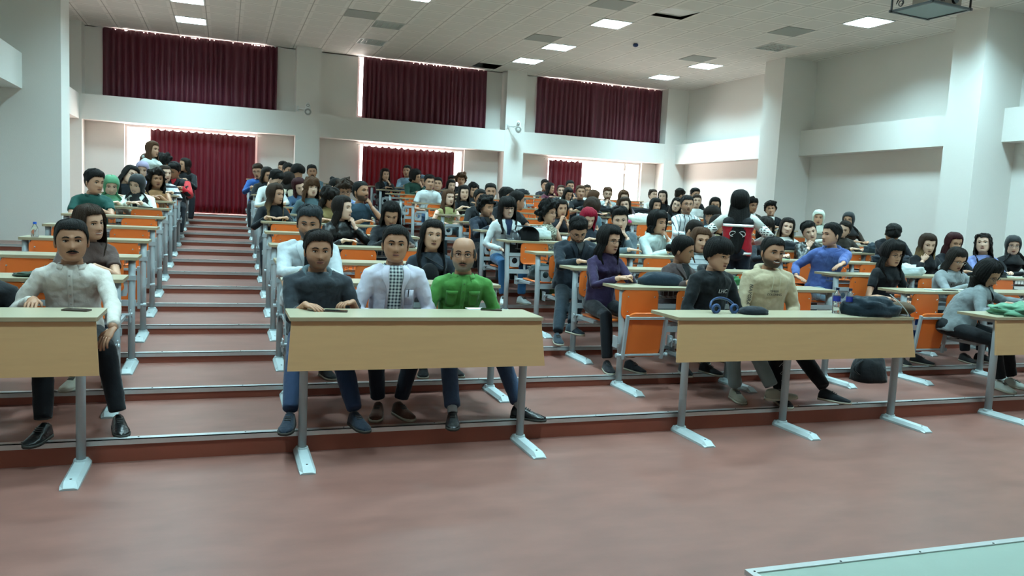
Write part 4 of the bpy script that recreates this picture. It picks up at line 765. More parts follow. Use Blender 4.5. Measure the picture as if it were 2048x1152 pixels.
def hair(parent, TH, kind, col, ln, vol, seed, hi, TB, ombre=False, bangs=False, mop=False, female=True, lowbun=False):
    n = 96 if hi else 48; rows = 14 if hi else 8; verts = []; faces = []
    long_ = kind in ('long', 'ombre', 'wavy', 'bob', 'curly') and ln > .01
    hij = kind == 'hijab'
    wav = {'long': .004, 'ombre': .006, 'wavy': .012, 'bob': .005, 'curly': .013}.get(kind, .004)
    if mop or kind == 'afro': wav = .014 if ln < .05 else .009
    a0 = 50 if bangs else 60 if kind == 'curly' else 56
    if hij: a0 = 46
    L = 12 if (long_ or hij) else 0
    tot = rows + L + 1
    for j in range(n):
        a = -PI + 2 * PI * j / n; ad = abs(math.degrees(a)); hl = interp(HAIRLINE, ad)
        if bangs and ad < 60: hl = .030 + .012 * noise.noise(V((a * 6, seed, 0)))
        if kind == 'bowl': hl = interp([(0, .034), (60, .03), (85, -.012), (100, -.02), (180, -.07)], ad)
        if kind == 'bald': hl = .2
        if kind in ('curly', 'afro') or mop: hl = hl - .01
        if ad < 95 and not hij and kind != 'buzz': hl += .006 * noise.noise(V((a * 7, seed, 3))) + .004 * noise.noise(V((a * 19, seed, 3)))
        if hij: hl = interp([(0, .068), (30, .060), (46, .03), (60, -.03), (180, -.09)], ad)
        if long_ and ad >= a0: hl = min(hl, -.02)
        t1 = .05
        while t1 < 11.5 and headpt(t1, a).z > hl: t1 += .08
        for i in range(rows + 1):
            f = i / rows; t = .02 + (t1 - .02) * f; p = headpt(t, a); c = V((0, .012, .02)); d = (p - c); d.z *= .8; d = d.normalized()
            th = vol * (.55 + .45 * math.cos(a - .5) if kind == 'short' and ad < 90 else 1.0)
            if kind == 'short' and ad > 60: th = min(th, .007 + .12 * vol) if f > .45 else th
            edge = 1 if (long_ and ad >= a0) else (1 - f ** 3 * .85)
            if kind in ('bowl',) or (bangs and ad < 60) or mop or kind == 'afro' or hij: edge = 1 - .45 * f ** 4
            if kind == 'short' and ad < 60: edge = 1 - .80 * max(0, (f - .5) / .5) ** 1.4
            if kind == 'buzz' or kind == 'pulled' or kind == 'bun': th = min(th, .012)
            w = 1 + (2.6 if wav > .01 else 1.1) * wav / .01 * .45 * noise.noise(V((p.x * 28 + seed, p.y * 28, p.z * (28 if wav > .01 else 9))))
            w += (.16 if hi else .10) * noise.noise(V((a * 14, seed, f * 1.2))) + (.12 * math.sin(a * 31 + seed + 2 * f) if hi else 0)
            if hij: th = .012; w = 1 + .25 * noise.noise(V((p.x * 10 + seed, p.y * 10, p.z * 14)))
            q = p + d * th * edge * w
            if wav > .01: q += V((noise.noise(q * 38 + V((seed, 0, 0))), noise.noise(q * 38 + V((0, seed, 9))), noise.noise(q * 38 + V((5, 0, seed))))) * wav
            verts.append(TH(q))
        if L:
            qs = headpt(t1, a); 
            for i in range(1, L + 1):
                f = i / L; z0 = hl if not hij else hl; zz = z0 - f * (ln if not hij else (.17 if ad > 60 else .17))
                S, C = math.sin(a), math.cos(a)
                if hij:
                    rr = interp([(0, .078), (.3, .070), (.55, .075), (.8, .12), (1, .165)], f); ry = interp([(0, .105), (.3, .085), (.55, .085), (.8, .11), (1, .13)], f)
                    q = V((rr * S, .012 - ry * C, zz)) + V((0, 0, -.02 * (C > 0)))
                    q += V((S, -C, 0)) * .01 * noise.noise(V((a * 3, zz * 18, seed)))
                else:
                    dpt = max(0, -.02 - zz)
                    rr = .082 + vol * .8 + .05 * min(1, dpt / .2) * (.5 if kind != 'bob' else .25); ry = (.10 + vol * .8)
                    q = V((rr * S, .012 - ry * C, zz))
                    if C > 0: q.y = .012 - ry * C * .92 - max(0, dpt - .13) * .22
                    else: q.y = .012 - (ry * C) * (1 - .16 * min(1, dpt / .1)) + max(0, dpt - .10) * (.30 if ln > .45 else .10)
                    sw = noise.noise(V((a * 5, zz * 7, seed))) * .006 + noise.noise(V((a * 16, zz * 2, seed))) * .008 + (.0025 * math.sin(a * 37 + 5 * zz + seed) if hi else 0)
                    q += V((S, -C, 0)) * sw
                    if wav > .005: q += V((noise.noise(V((a * 4, zz * 24, seed))), noise.noise(V((a * 4, zz * 24, seed + 7))), 0)) * wav * 1.3
                    if f > .5: taper = 1 - (.62 if ln > .45 else .32) * (f - .5) / .5; q.x *= taper
                b = min(1, i / 3) if not hij else min(1, i / 2); st = V(verts[j * tot + rows]) if False else None
                Q = TH(q) if i < 4 else TH(q).lerp(TB(q), min(1, (i - 3) / 5))
                if b < 1: Q = V(verts[j * tot + rows]).lerp(Q, b)
                verts.append(Q)
        
    for j in range(n):
        k = (j + 1) % n; a = -PI + 2 * PI * (j + .5) / n; ad = abs(math.degrees(a))
        for i in range(tot - 1 if L else rows):
            if L and i >= rows and ad < a0: continue
            faces.append((j * tot + i, k * tot + i, k * tot + i + 1, j * tot + i + 1))
    m = MB(); m.add(verts, faces)
    if not L:  # drop unused
        pass
    if hij:
        mt = mat('scarf_' + col.strip('#'), col, .8, .1, 10, .3, 30, sheen=.2)
        m2 = MB(); n2 = 24; rings = []
        for z, rx, ry, yo in ((-.108, .040, .050, .0), (-.116, .062, .080, .004), (-.132, .074, .088, .01), (-.16, .095, .095, .015), (-.20, .14, .115, .02), (-.25, .17, .135, .02)):
            rings.append([(TH if z > -.12 else TB)(V((rx * math.sin(2 * PI * q / n2), yo - ry * math.cos(2 * PI * q / n2), z + .008 * math.sin(q * 2.1 + z * 60)))) for q in range(n2)])
        m.loft(rings, 0, False)
        o = m.build('headscarf', mt, parent, True)
    else:
        if kind == 'bun' or kind == 'pulled':
            if kind == 'bun':
                c = (0, .125, -.015) if lowbun else (0, .085, .105); m.ell(TH(V(c)), (.036, .034, .032), 12, 8, 0, None, .3, 9)
            else: m.ell(TH(V((0, .115, -.01))), (.024, .03, .045), 10, 7, 0, None, .3, 8)
        o = m.build('hair', hair_ombre(col) if ombre else hairm(col), parent, True)
    s = o.modifiers.new('thick', 'SOLIDIFY'); s.thickness = .0045; s.offset = -1
    return o
POSE = {'desk': ((-.11, -.33, .85), (.11, -.35, .85)), 'fold': ((.05, -.37, .855), (-.04, -.33, .855)), 'lap': ((-.10, -.17, .66), (.10, -.17, .66)), 'hips': ((-.2, -.12, 1.02), (.2, -.12, 1.02))}
def build_person(f):
    pid = f[0]; X, Y, k, rel = float(f[1]), float(f[2]), int(f[3]), float(f[4]); yaw, pit, rol = map(float, f[5].split(','))
    sex = f[6]; hk, hcol, hlen, hvol = f[7].split(','); hlen, hvol = float(hlen), float(hvol); sk = f[8]; top = f[9]; topc = f[10]; inner = f[11]; arms = f[12]; legc = f[13]; ex = f[14].split(','); label = f[15]
    hi = 'hi' in ex; stand = 'stand' in ex; fem = sex == 'f'; seed = (sum(ord(c) * (i + 3) for i, c in enumerate(pid)) % 97) * .37
    rnd = random.Random(pid); fat = 1.16 if 'fat' in ex else 1.0
    exd = {e.split(':')[0]: e.split(':')[1:] for e in ex if ':' in e}
    root = empty('person', (X, Y, tread(k))); hs = 1.07 * (.97 if fem else 1.02)
    byaw = max(-38, min(38, yaw * .45)) if not stand else yaw
    if arms == 'w' and pid != '92': byaw *= .3
    if pid == '102': byaw = 40
    Rb = Matrix.Rotation(math.radians(byaw), 3, 'Z')
    Rh = Matrix.Rotation(math.radians(yaw), 3, 'Z') @ Matrix.Rotation(math.radians(pit), 3, 'X') @ Matrix.Rotation(math.radians(-rol), 3, 'Y')
    H = V((0, 0, rel)); piv = V((0, .03, -.09)) * hs
    # body hangs from the pivot; the head turns about the same pivot, the head centre stays at H
    off = H - (Rh @ (-piv))          # pivot position
    def TH(p): return off + Rh @ (V(p) * hs - piv)
    def TB(p): return off + Rb @ (V(p) * hs - piv)
    NB = TB((0, .030, -.148)); 
    if stand: Pl = V((NB.x, NB.y, .97)); Pl.y += .0
    else:
        Pl = V((NB.x * .6, max(.10, NB.y + .02) + .03, .56))
        if pid == '102': Pl = V((-.20, .16, .56))
    # ---- skin body: head, neck and chest in one loft, arms and hands
    m = MB(); n = 44 if hi else 26; sub = 4 if hi else 2; rings = []; NT = (len(CT) - 1) * sub
    ring_t = [i / sub for i in range(NT + 1)]
    angs = []
    for j in range(n):
        u = -1 + 2 * j / n; angs.append(PI * math.copysign(abs(u) ** 1.35, u))
    for t in ring_t:
        t = max(t, .02); ring = []; bl = min(1, max(0, (t - 11.5) / 3))
        for a in angs:
            p = headpt(t, a)
            if t < 11 and math.cos(a) > 0: p.y -= feat(p.x, p.z) * (1 if math.cos(a) > .2 else math.cos(a) / .2)
            if t > 10 and fem: p.x *= .93
            ring.append(TH(p).lerp(TB(p), bl))
        rings.append(ring)
    m.loft(rings)
    nf = len(m.f)
    beard = 'beard' in ex or 'beardg' in ex; stb = 'stubble' in ex
    bv = [0.0] * len(m.v)
    if beard or stb:
        st = lambda v, lo, hi_: max(0, min(1, (v - lo) / (hi_ - lo)))
        for i, t in enumerate(ring_t):
            if t > 11.9: break
            for jj in range(n):
                p = headpt(max(t, .02), angs[jj]); ad = abs(math.degrees(angs[jj]))
                jaw = st(-p.z, .030 + .022 * math.exp(-(p.x / .045) ** 2), .052 + .02 * math.exp(-(p.x / .045) ** 2)) * st(-ad, -108, -96)
                side = st(-p.z, -.01, .03) * st(ad, 74, 82) * st(-ad, -100, -92)
                mus = G(p.z, -.051, .006) * st(-abs(p.x), -.034, -.022) * (ad < 60)
                lip = 1 - G(p.z, -.066, .008) * st(-abs(p.x), -.03, -.022) * (ad < 60)
                bv[i * n + jj] = min(1, max(jaw * lip, side, mus)) * (1.0 if beard else .62)
    e = m
    # ears, eyes, brows, lips
    Rm = Rh
    for s in (-1, 1):
        e.ell(TH((s * .083, .012, -.008)), (.009 * hs, .019 * hs, .032 * hs), 10, 7, 0, Rm @ Matrix.Rotation(s * .35, 3, 'Z'))
        x = s * .032; y = fsurf(x, .006)
        e.ell(TH((x, y + .003, .006)), (.0145 * hs, .008 * hs, .0062 * hs), 10, 6, 2, Rm)
        e.ell(TH((x, y - .0028, .0055)), (.0062 * hs, .0045 * hs, .0060 * hs), 8, 6, 5, Rm)
        pts = [TH((x + q * .015, fsurf(x + q * .015, .014 - abs(q) * .004) - .0025, .0135 - q * q * .005)) for q in (-1, -.5, 0, .5, 1)]
        e.tube(pts, .0020 * hs, 5, 5)
        bw = .0036 if not fem else .0024
        pts = [TH((s * q, fsurf(s * q, zz) - .0018, zz)) for q, zz in ((.014, .026), (.026, .031), (.038, .031), (.050, .025))]
        e.tube(pts, [bw * hs, bw * 1.15 * hs, bw * hs, bw * .5 * hs], 5, 6)
    if hi:
        for s in (-1, 1): e.ell(TH((s * .0085, fsurf(s * .0085, -.041) - .004, -.0415)), (.0035, .004, .0022), 6, 4, 5, Rm)
    smile = 'smile' in ex; mw = .027 if smile else .022; up = .007 if smile else .001
    lipz = -.0635
    def mp(q, dz, dy): x = q * mw; z = lipz + dz + up * q * q; return TH((x, fsurf(x, z) + dy, z))
    QS = (-1, -.6, -.25, 0, .25, .6, 1)
    e.tube([mp(q, .0040, .0005) for q in QS], [.0012, .0034, .0042, .0036, .0042, .0034, .0012], 6, 1)
    e.tube([mp(q, -.0055 if smile else -.0040, .0005) for q in QS], [.0012, .0038, .0050, .0053, .0050, .0038, .0012], 6, 1)
    e.tube([mp(q, -.0003, -.0040) for q in QS], [.0008, .0018, .003 if smile else .002, .0034 if smile else .002, .003 if smile else .002, .0018, .0008], 6, 7 if smile else 5)
    if 'moust' in ex or beard:
        e.tube([TH((q, fsurf(q, -.049 - abs(q) * .25) - .003, -.049 - abs(q) * .30)) for q in (-.032, -.02, -.008, 0, .008, .02, .032)], [q * (1 if 'moust' in ex else .5) for q in (.002, .0055, .0065, .005, .0065, .0055, .002)], 7, 6)
    # arms
    sw = (.175 if not fem else .155) * (1.1 if fat > 1 else 1); SHs = []; 
    HD = {}
    if arms == 'w':
        h = list(map(float, exd['hand'])); wr = [V(h[:3]), V(h[3:])]; wr[0].z += .022; wr[1].z += .022
    elif arms in ('chinR', 'chinL', 'clasp'):
        wr = [V(POSE['fold'][0]), V(POSE['fold'][1])]
    elif arms in POSE: wr = [V(POSE[arms][0]), V(POSE[arms][1])]
    else: wr = [V(POSE['lap'][0]), V(POSE['lap'][1])]
    curl = [.25, .25]; nr = [V((0, 0, -1)), V((0, 0, -1))]; hd = [None, None]
    if arms == 'fold': hd = [V((1, -.15, 0)), V((-1, -.15, 0))]; curl = [.35, .35]; wr = [V((-.06, -.36, .855)), V((.07, -.32, .865))]
    elif arms == 'desk': hd = [V((.7, -.6, 0)), V((-.7, -.5, 0))]
    elif arms == 'lap': hd = [V((.5, -.8, -.3)), V((-.5, -.8, -.3))]
    if arms in ('chinR', 'chinL'):
        s = 1 if arms == 'chinR' else 0     # which hand goes to the chin
        if arms == 'chinL': s = 1
        if arms == 'chinR': s = 0
        c = TH((.045 if s else -.045, -.085, -.135)); wr[s] = c + V((.03 if s else -.03, -.01, -.05)); hd[s] = (TH((.01 if s else -.01, -.10, -.07)) - wr[s]); nr[s] = V((-1 if s else 1, .6, 0)); curl[s] = .95
        wr[1 - s] = V((-.02 if s else .02, -.34, .855)); hd[1 - s] = V((1 if s else -1, -.1, 0))
    if arms == 'clasp':
        for s in (0, 1): c = TH((-.02 if s == 0 else .02, -.13, -.12)); wr[s] = c + V((-.025 if s == 0 else .025, -.02, -.05)); hd[s] = V((.3 if s == 0 else -.3, .2, 1)); nr[s] = V((1 if s == 0 else -1, .3, 0)); curl[s] = .9
    if arms == 'w':
        hd = [V((.15, -1, -.15)), V((-.1, -1, -.15))]
        if pid == 'F5': hd = [V((0, -1, -.2)), V((-.5, -.6, -.75))]; curl = [.45, .35]
        if pid == 'F1': hd = [V((.6, -.8, -.10)), V((-.8, -.5, -.05))]; curl = [.2, .8]
        if pid == '92': hd = [V((.2, -1, -.3)), V((-.9, .2, -.5))]
    sleeve_pts = []
    for s, sg in ((0, -1), (1, 1)):
        S = NB + Rb @ V((sg * sw, .0, -.062)); pole = (V((sg * .8, .3, -1.0)) if arms != 'w' or pid == 'F5' else V((sg * .3, 1, -.55))) if arms != 'hips' else V((sg, .6, -.1))
        if stand: S = NB + Rb @ V((sg * sw, 0, -.06)); 
        wt = wr[s].copy()
        if stand and arms == 'hips': wt = V((NB.x, NB.y, 0)) + Rb @ V((sg * .21, -.12, 0)); wt.z = 1.08; pole = Rb @ V((sg * 1.0, .3, -.9)); hd[s] = Rb @ V((-sg * .6, -.8, .1)); nr[s] = Rb @ V((-sg, .3, 0))
        elif stand: wt = V((NB.x, NB.y, 0)) + Rb @ V((sg * .08, -.24, 0)); wt.z = NB.z - .25; hd[s] = Rb @ V((-sg, -.1, .1))
        la, lb = .285, .255
        E_, Wp = ik(S, wt, la, lb, pole); HD[s] = (S, E_, Wp)
        fd = (Wp - E_).normalized(); dv = hd[s] if hd[s] is not None else fd
        m.tube([S, S.lerp(E_, .5), E_, E_.lerp(Wp, .35), E_.lerp(Wp, .8), Wp], [.046 * fat, .043, .038, .038, .028, .025] if not fem else [.040, .037, .033, .034, .025, .022], 10 if hi else 7)
        hand(m, Wp, V(dv), V(nr[s]), -sg if V(nr[s]).z < -.3 else (sg if False else -sg), curl[s], .98 if not fem else .88, not hi)
    hm = hairm(hcol) if hk != 'hijab' else hairm('h0')
    body = m.build('body', [skin(sk, 'grey' if 'beardg' in ex else hcol if (beard or stb) else 'h0'), M_lip, M_eyew, hm, hm, M_iris, hm, M_teeth], root, True)
    at = body.data.attributes.new('facial_hair', 'FLOAT', 'POINT'); at.data.foreach_set('value', bv + [0.0] * (len(body.data.vertices) - len(bv)))
    # ---- hair
    if hk == 'bald':
        m = MB(); rr = []
        for a in range(-13, 14):
            an = PI + a / 13 * math.radians(122); ring = []
            for q in range(6):
                t = 3.3 + q * .55 + (.7 if q == 5 and abs(a) < 9 else 0); p = headpt(t, an); d = (p - V((0, .01, p.z))).normalized(); ring.append(TH(p + d * (.005 if 0 < q < 5 else -.001)))
            rr.append(ring)
        m.loft(rr, 0, False, False); m.build('hair', mat('hair_dark_grey', '#26221f', .6, .4, 80), root, True)
    else:
        hair(root, TH, hk, hcol, hlen, hvol, seed, hi, TB, hk == 'ombre', 'bangs' in ex, 'mop' in ex, fem, 'lowbun' in ex)
    if 'glasses' in ex:
        m = MB(); r = .0195
        for s in (-1, 1):
            cx = s * .033; y = min(fsurf(cx, .004), fsurf(.012, .004)) - .010
            m.tube([TH((cx + r * math.cos(q * PI / 6), y, .004 + r * .82 * math.sin(q * PI / 6))) for q in range(13)], .0014 * hs, 5)
            m.tube([TH((s * .053, y, .008)), TH((s * .078, -.03, .008)), TH((s * .083, .012, .004))], .0014 * hs, 5)
        m.tube([TH((-.014, fsurf(0, .006) - .006, .007)), TH((.014, fsurf(0, .006) - .006, .007))], .0014 * hs, 5)
        m.build('glasses', M_black if pid not in ('57', '35', '101') else M_bolt, root)
    if 'headphones' in ex:
        m = MB(); m.tube([TH((.092 * math.cos(q * PI / 10), .01, .04 + .10 * math.sin(q * PI / 10))) for q in range(11)], .008, 6); m.ell(TH((-.092, .01, 0)), (.015, .03, .035)); m.ell(TH((.092, .01, 0)), (.015, .03, .035)); m.build('headphones', M_black, root)
    # ---- upper garment
    vox = .010 if hi else .015
    m = MB(); nn = 24; rings = []
    axis = Pl - NB
    TT = [(-.03, .064, .062), (.02, .080, .074), (.055, .125, .088), (.095, .168, .102), (.15, .188, .115), (.3, .182, .124), (.5, .160, .118), (.75, .160, .122), (.95, .178, .132), (1.10, .172, .128)]
    if fem: TT = [(t, w * (.90 if t > .05 else .95), d * (.94 if not .2 < t < .4 else 1.04)) for t, w, d in TT]; 
    if stand: TT = [(t, w, d * .95) for t, w, d in TT]
    bag = 1.06 if top in ('hoodie', 'jacket', 'coat', 'open') else 1.0
    belly = fat > 1
    Mb = Rb
    def ringat(t, w, d, grow=0):
        c = NB + axis * t + Rb @ V((0, -.02 + .028 * math.sin(PI * max(0, min(1, t))) * 1.0, 0))
        w2 = w * bag * fat + grow; d2 = d * bag * (fat * (1.12 if belly and .4 < t else 1)) + grow
        return c, w2, d2
    prev = None
    for t, w, d in TT:
        c, w2, d2 = ringat(t, w, d); ring = []
        for q in range(nn):
            a = 2 * PI * q / nn; S_, C_ = math.sin(a), math.cos(a); S_ = math.copysign(abs(S_) ** .85, S_); dd = d2 * C_
            p = V((w2 * S_, -dd, 0))
            if fem and .18 < t < .45 and C_ > 0: p.y -= .03 * C_ * G(abs(p.x), .075, .06)
            ring.append(c + Rb @ p)
        rings.append(ring)
    m.loft(rings)
    short = top in ('tee', 'polo') ; 
    nosl = 'bare' in ex and pid in ('40', '60', '8', '61')
    for s in (0, 1):
        if nosl or top == 'vest': continue
        S, E_, Wp = HD[s]; r0 = (.058 if not fem else .051) * (bag ** 1.5) * (1.08 if belly else 1)
        Sin = S.lerp(NB, .55)
        if short: m.tube([Sin, S, S.lerp(E_, .35), S.lerp(E_, .62)], [r0 * .95, r0, r0 * .97, r0 * 1.0], 12)
        else:
            endf = .55 if pid in ('F1', '63') else (.88 if top != 'coat' else .95)
            m.tube([Sin, S, S.lerp(E_, .5), E_, E_.lerp(Wp, .3), E_.lerp(Wp, endf)], [r0 * .95, r0, r0 * .9, r0 * .86, r0 * .82, r0 * .62], 12)
    stripe = {'hstripe': ('h', '#7b8a92'), 'vstripe': ('v', '#39424e'), 'stripe': ('hb', '#20242c'), 'plaid': ('plaid', '#8fa0b4')}
    leather = 'leather' in ex
    if top in stripe: mt = pattern('cloth_%s_%s' % (top, topc.strip('#')), topc, stripe[top][1], stripe[top][0])
    elif pid == '60': mt = pattern('cloth_print', '#c9c9b4', '#3c4038', 'print')
    elif pid == '6': mt = pattern('cloth_hoodie_print', topc, '#b4bfbf', 'print')
    else: mt = cloth(topc, leather)
    nm = {'coat': 'lab_coat' if pid == 'F2' else 'coat', 'hoodie': 'hoodie', 'jacket': 'jacket', 'vest': 'vest', 'tee': 't_shirt', 'polo': 'polo_shirt'}.get(top, 'shirt')
    o = m.build(nm, mt, root); remesh(o, vox, 9 if hi else 5, .020 if hi else .014)
    front = lambda t, x, grow=.0: None
    def fr(t, x, grow=.004):
        """point on the front of the garment, x metres across, t down the torso"""
        t = max(t, -.05)
        t = max(t, TT[0][0] + .001)
        for (t0, w0, d0), (t1, w1, d1) in zip(TT, TT[1:]):
            if t0 <= t <= t1: u = (t - t0) / (t1 - t0); w = w0 + (w1 - w0) * u; d = d0 + (d1 - d0) * u; break
        c, w2, d2 = ringat(t, w, d, grow); S_ = min(1, abs(x) / w2) ** (1 / .85); C_ = math.sqrt(max(0, 1 - S_ * S_)); p = V((x, -d2 * C_, 0))
        if fem and .18 < t < .45: p.y -= .03 * C_ * G(abs(x), .075, .06)
        return c + Rb @ p
    def patch(name, mt2, prof, grow=.007, cols=9, smooth=True):
        """a strip of cloth lying on the front: prof = [(t, xl, xr)]"""
        mm = MB(); R1 = []
        for t, a, b in prof: R1.append([fr(t, a + (b - a) * q / cols, grow) for q in range(cols + 1)])
        mm.loft(R1, 0, False, False); oo = mm.build(name, mt2, root, smooth); sl = oo.modifiers.new('thick', 'SOLIDIFY'); sl.thickness = .004; sl.offset = -1; return oo
    g0 = .010 if hi else .008
    if inner and top in ('coat', 'open', 'jacket', 'hoodie') and inner != topc:
        mi = pattern('cloth_check', '#c6cfd0', '#1f2d3c', 'check') if inner == 'check' else cloth(inner)
        wq = .034 if top == 'open' else .05 if top == 'coat' else .028
        patch('inner_shirt', mi, [(.03 if pit > 18 else -.03, -.05, .05), (.05, -.05, .05), (.12, -wq * 1.1, wq * 1.1), (.3, -wq * .9, wq * .9), (.6, -wq, wq), (.9, -wq * 1.4, wq * 1.4)] if top != 'jacket' else [(-.04, -.04, .04), (.05, -.04, .04), (.14, -.02, .02), (.25, -.006, .006)], g0)
        for s in (-1, 1):   # lapels or jacket edges
            patch('lapel', mt, [(-.03, s * .045, s * .075), (.05, s * .05, s * .105), (.14, s * wq * 1.05, s * (wq + .055)), (.28, s * wq * .9, s * (wq + .025)), (.34, s * wq * .9, s * (wq + .012)), (.9, s * wq * 1.4, s * (wq * 1.4 + .012))], g0 + .006, 5)
    # collars
    def collar(mtc, r=.077, h=.028, open_=.55, thick=.006):
        mm = MB(); inn = []; ot = []
        for q in range(25):
            a = open_ + (2 * PI - 2 * open_) * q / 24; S_, C_ = math.sin(a), math.cos(a)
            c = TB((0, .022, -.120)); p = Rb @ V((r * S_, -r * .98 * C_, 0)); lo = c + p * 1.18 + V((0, 0, -.035 - .02 * max(0, C_))); up = c + p * .96 + V((0, 0, h - .035 - .012 * max(0, C_))); dn = c + p * 1.42 + V((0, 0, -.056 - .03 * max(0, C_))) 
            inn.append([lo, up, up + (p * .06), dn])
        mm.loft(inn, 0, False, False); oo = mm.build('collar', mtc, root, True); sl = oo.modifiers.new('thick', 'SOLIDIFY'); sl.thickness = thick
    if top in ('button', 'polo', 'vstripe', 'coat') or pid in ('44', '7', '102', '57', '32'): collar(mt if top != 'coat' else pattern('cloth_check', '#c6cfd0', '#1f2d3c', 'check'))
    if 'turtle' in ex:
        mm = MB(); mm.tube([TB((0, .024, -.160)), TB((0, .022, -.135)), TB((0, .018, -.112))], [.082, .070, .065], 20, 0, False); mm.build('turtleneck', mt, root, True)
    if top in ('hoodie', 'raglan'):
        mc = mt if top == 'hoodie' else cloth('#46565c'); mm = MB(); pts = []; rad = []
        for q in range(25):
            a = 2 * PI * q / 24; bk = max(0, -math.cos(a)); pts.append(TB((.086 * math.sin(a), .028 - (.080 + .03 * bk) * math.cos(a), -.140 - .035 * max(0, math.cos(a)) + .015 * bk))); rad.append(.016 + .022 * bk)
        mm.tube(pts, rad, 10, 0, False); mm.build('hood', mc, root, True)
        if top == 'hoodie' and hi:
            for s in (-1, 1):
                mm = MB(); mm.tube([fr(.06 + q * .06, s * (.03 + .002 * q), g0 + .003) for q in range(6)], .0028, 5); mm.build('drawstring', cloth('#c9bfa4' if pid == '85' else topc), root)
    if top in ('button', 'coat', 'vstripe'):
        if hi:
            mm = MB()
            for q in range(6):
                p = fr(.12 + .14 * q, .0 if top != 'coat' else .062, g0 + .004); mm.ell(p, (.006, .003, .006), 8, 4)
            if top != 'coat': mm.build('buttons', mat('button_' + topc.strip('#'), tuple(c * .5 for c in lin(topc)), .4), root); patch('placket', mt, [(.04 + .1 * q, -.016, .016) for q in range(10)], g0, 3)
            else: mm.build('buttons', M_white, root)
    if pid == 'F3':
        for s in (-1, 1):
            patch('pocket', mt, [(.26, s * .045, s * .125), (.30, s * .045, s * .125), (.50, s * .048, s * .122), (.53, s * .07, s * .10)], g0 + .002, 4); patch('pocket_flap', mt, [(.25, s * .042, s * .128), (.30, s * .042, s * .128), (.335, s * .075, s * .095)], g0 + .008, 4)
    if pid == 'F2': patch('pocket', mt, [(.34, .075, .14), (.58, .075, .14)], g0 + .002, 3); mm = MB(); mm.tube([fr(.33, .10, g0 + .012), fr(.45, .10, g0 + .008)], .004, 6); mm.build('pen', M_black, root)
    if pid == 'F4':
        mm = MB(); mm.tube([TB((.075 * math.sin(q * PI / 8), .02 - .078 * math.cos(q * PI / 8), -.172 - .03 * max(0, math.cos(q * PI / 8)))) for q in range(-8, 9)], .002, 5); mm.build('necklace', mat('gold', (.6, .4, .15), .3, metal=1), root)
        mm = MB(); mm.ell(fr(.42, -.03, .04), (.085, .045, .11), 16, 10, 0, None, .05, 3); o = mm.build('sling_bag', cloth('#0e1013'), root, True)
        mm = MB(); mm.tube([fr(.05 + .05 * q, -.12 + .04 * q + .05, .016) for q in range(5)] , .012, 6, 0, True, .4); mm.build('bag_strap', cloth('#0e1013'), root)
    def text(body_, size, P0, Xd, Zd, mt3, nm='print', ext=.001):
        cu = bpy.data.curves.new(nm, 'FONT'); cu.body = body_; cu.size = size; cu.align_x = 'CENTER'; cu.extrude = ext; cu.materials.append(mt3)
        tmp = bpy.data.objects.new(nm, cu); COL.objects.link(tmp); me = bpy.data.meshes.new_from_object(tmp.evaluated_get(bpy.context.evaluated_depsgraph_get())); bpy.data.objects.remove(tmp)
        o = bpy.data.objects.new(nm, me); COL.objects.link(o); o.parent = root; Xd = Xd.normalized(); Zd = (Zd - Xd * Zd.dot(Xd)).normalized(); Nn = Xd.cross(Zd)
        o.matrix_local = Matrix(((Xd.x, Zd.x, Nn.x, P0.x), (Xd.y, Zd.y, Nn.y, P0.y), (Xd.z, Zd.z, Nn.z, P0.z), (0, 0, 0, 1))); return o
    if 'print84' in ex or 'print85' in ex:
        a, b = fr(.40, -.05, g0 + .008), fr(.40, .05, g0 + .008); up_ = fr(.30, 0, g0 + .008) - fr(.46, 0, g0 + .008)
        if 'print84' in ex: text('LHC', .050, fr(.34, .02, g0 + .010), b - a, up_, mat('print_white', '#c8c8c4', .8))
        else:
            text('TIMBER', .026, fr(.34, -.01, g0 + .010), b - a, up_, mat('print_black', '#20201e', .8)); text('COLORING', .028, fr(.40, .0, g0 + .010), b - a, up_, mat('print_black', '#20201e', .8))
            S, E_, Wp = HD[0]; dn = (E_ - S).normalized()
            text('NAYORA', .045, S.lerp(E_, .5) + V((-.02, -.066, .0)), dn, V((1, -.2, 0)), mat('print_black', '#20201e', .8), 'sleeve_print')
    if 'redsleeve' in ex:
        mm = MB(); S, E_, Wp = HD[1]; mm.tube([S, E_, E_.lerp(Wp, .85)], [.066, .060, .045], 12); mm.build('red_sleeve', cloth('#b01e26'), root, True)
    if top == 'vest':
        for s in (0, 1):
            S, E_, Wp = HD[s]; mm = MB(); mm.tube([S.lerp(NB, .3), S, S.lerp(E_, .5)], [.056, .060, .056], 14); mm.tube([E_.lerp(S, .02), E_.lerp(Wp, .4), E_.lerp(Wp, .9)], [.052, .048, .036], 14); o = mm.build('sleeve', cloth('#c9ccc6'), root, True)
            mm = MB(); mm.tube([S.lerp(E_, .48), E_], [.058, .055], 14); mm.build('patterned_sleeve_band', pattern('knit_band', '#d0d2cc', '#16181c', 'knit'), root, True)
        def bk(t, x, g=.014):
            for (t0, w0, d0), (t1, w1, d1) in zip(TT, TT[1:]):
                if t0 <= t <= t1: u = (t - t0) / (t1 - t0); w = w0 + (w1 - w0) * u; d = d0 + (d1 - d0) * u; break
            c, w2, d2 = ringat(t, w, d, g); S_ = min(1, abs(x) / w2) ** (1 / .85); return c + Rb @ V((x, d2 * math.sqrt(max(0, 1 - S_ * S_)), 0))
        mm = MB(); mm.loft([[bk(t, -.18 + .36 * q / 16, .010) for q in range(17)] for t in (.07, .12, .18, .26)], 0, False, False); o = mm.build('black_yoke', cloth('#15181b'), root, True); sl = o.modifiers.new('t', 'SOLIDIFY'); sl.thickness = .004
        M_refl = mat('reflective_tape', (.95, .95, .92), .25, .02, spec=1, coat=1)
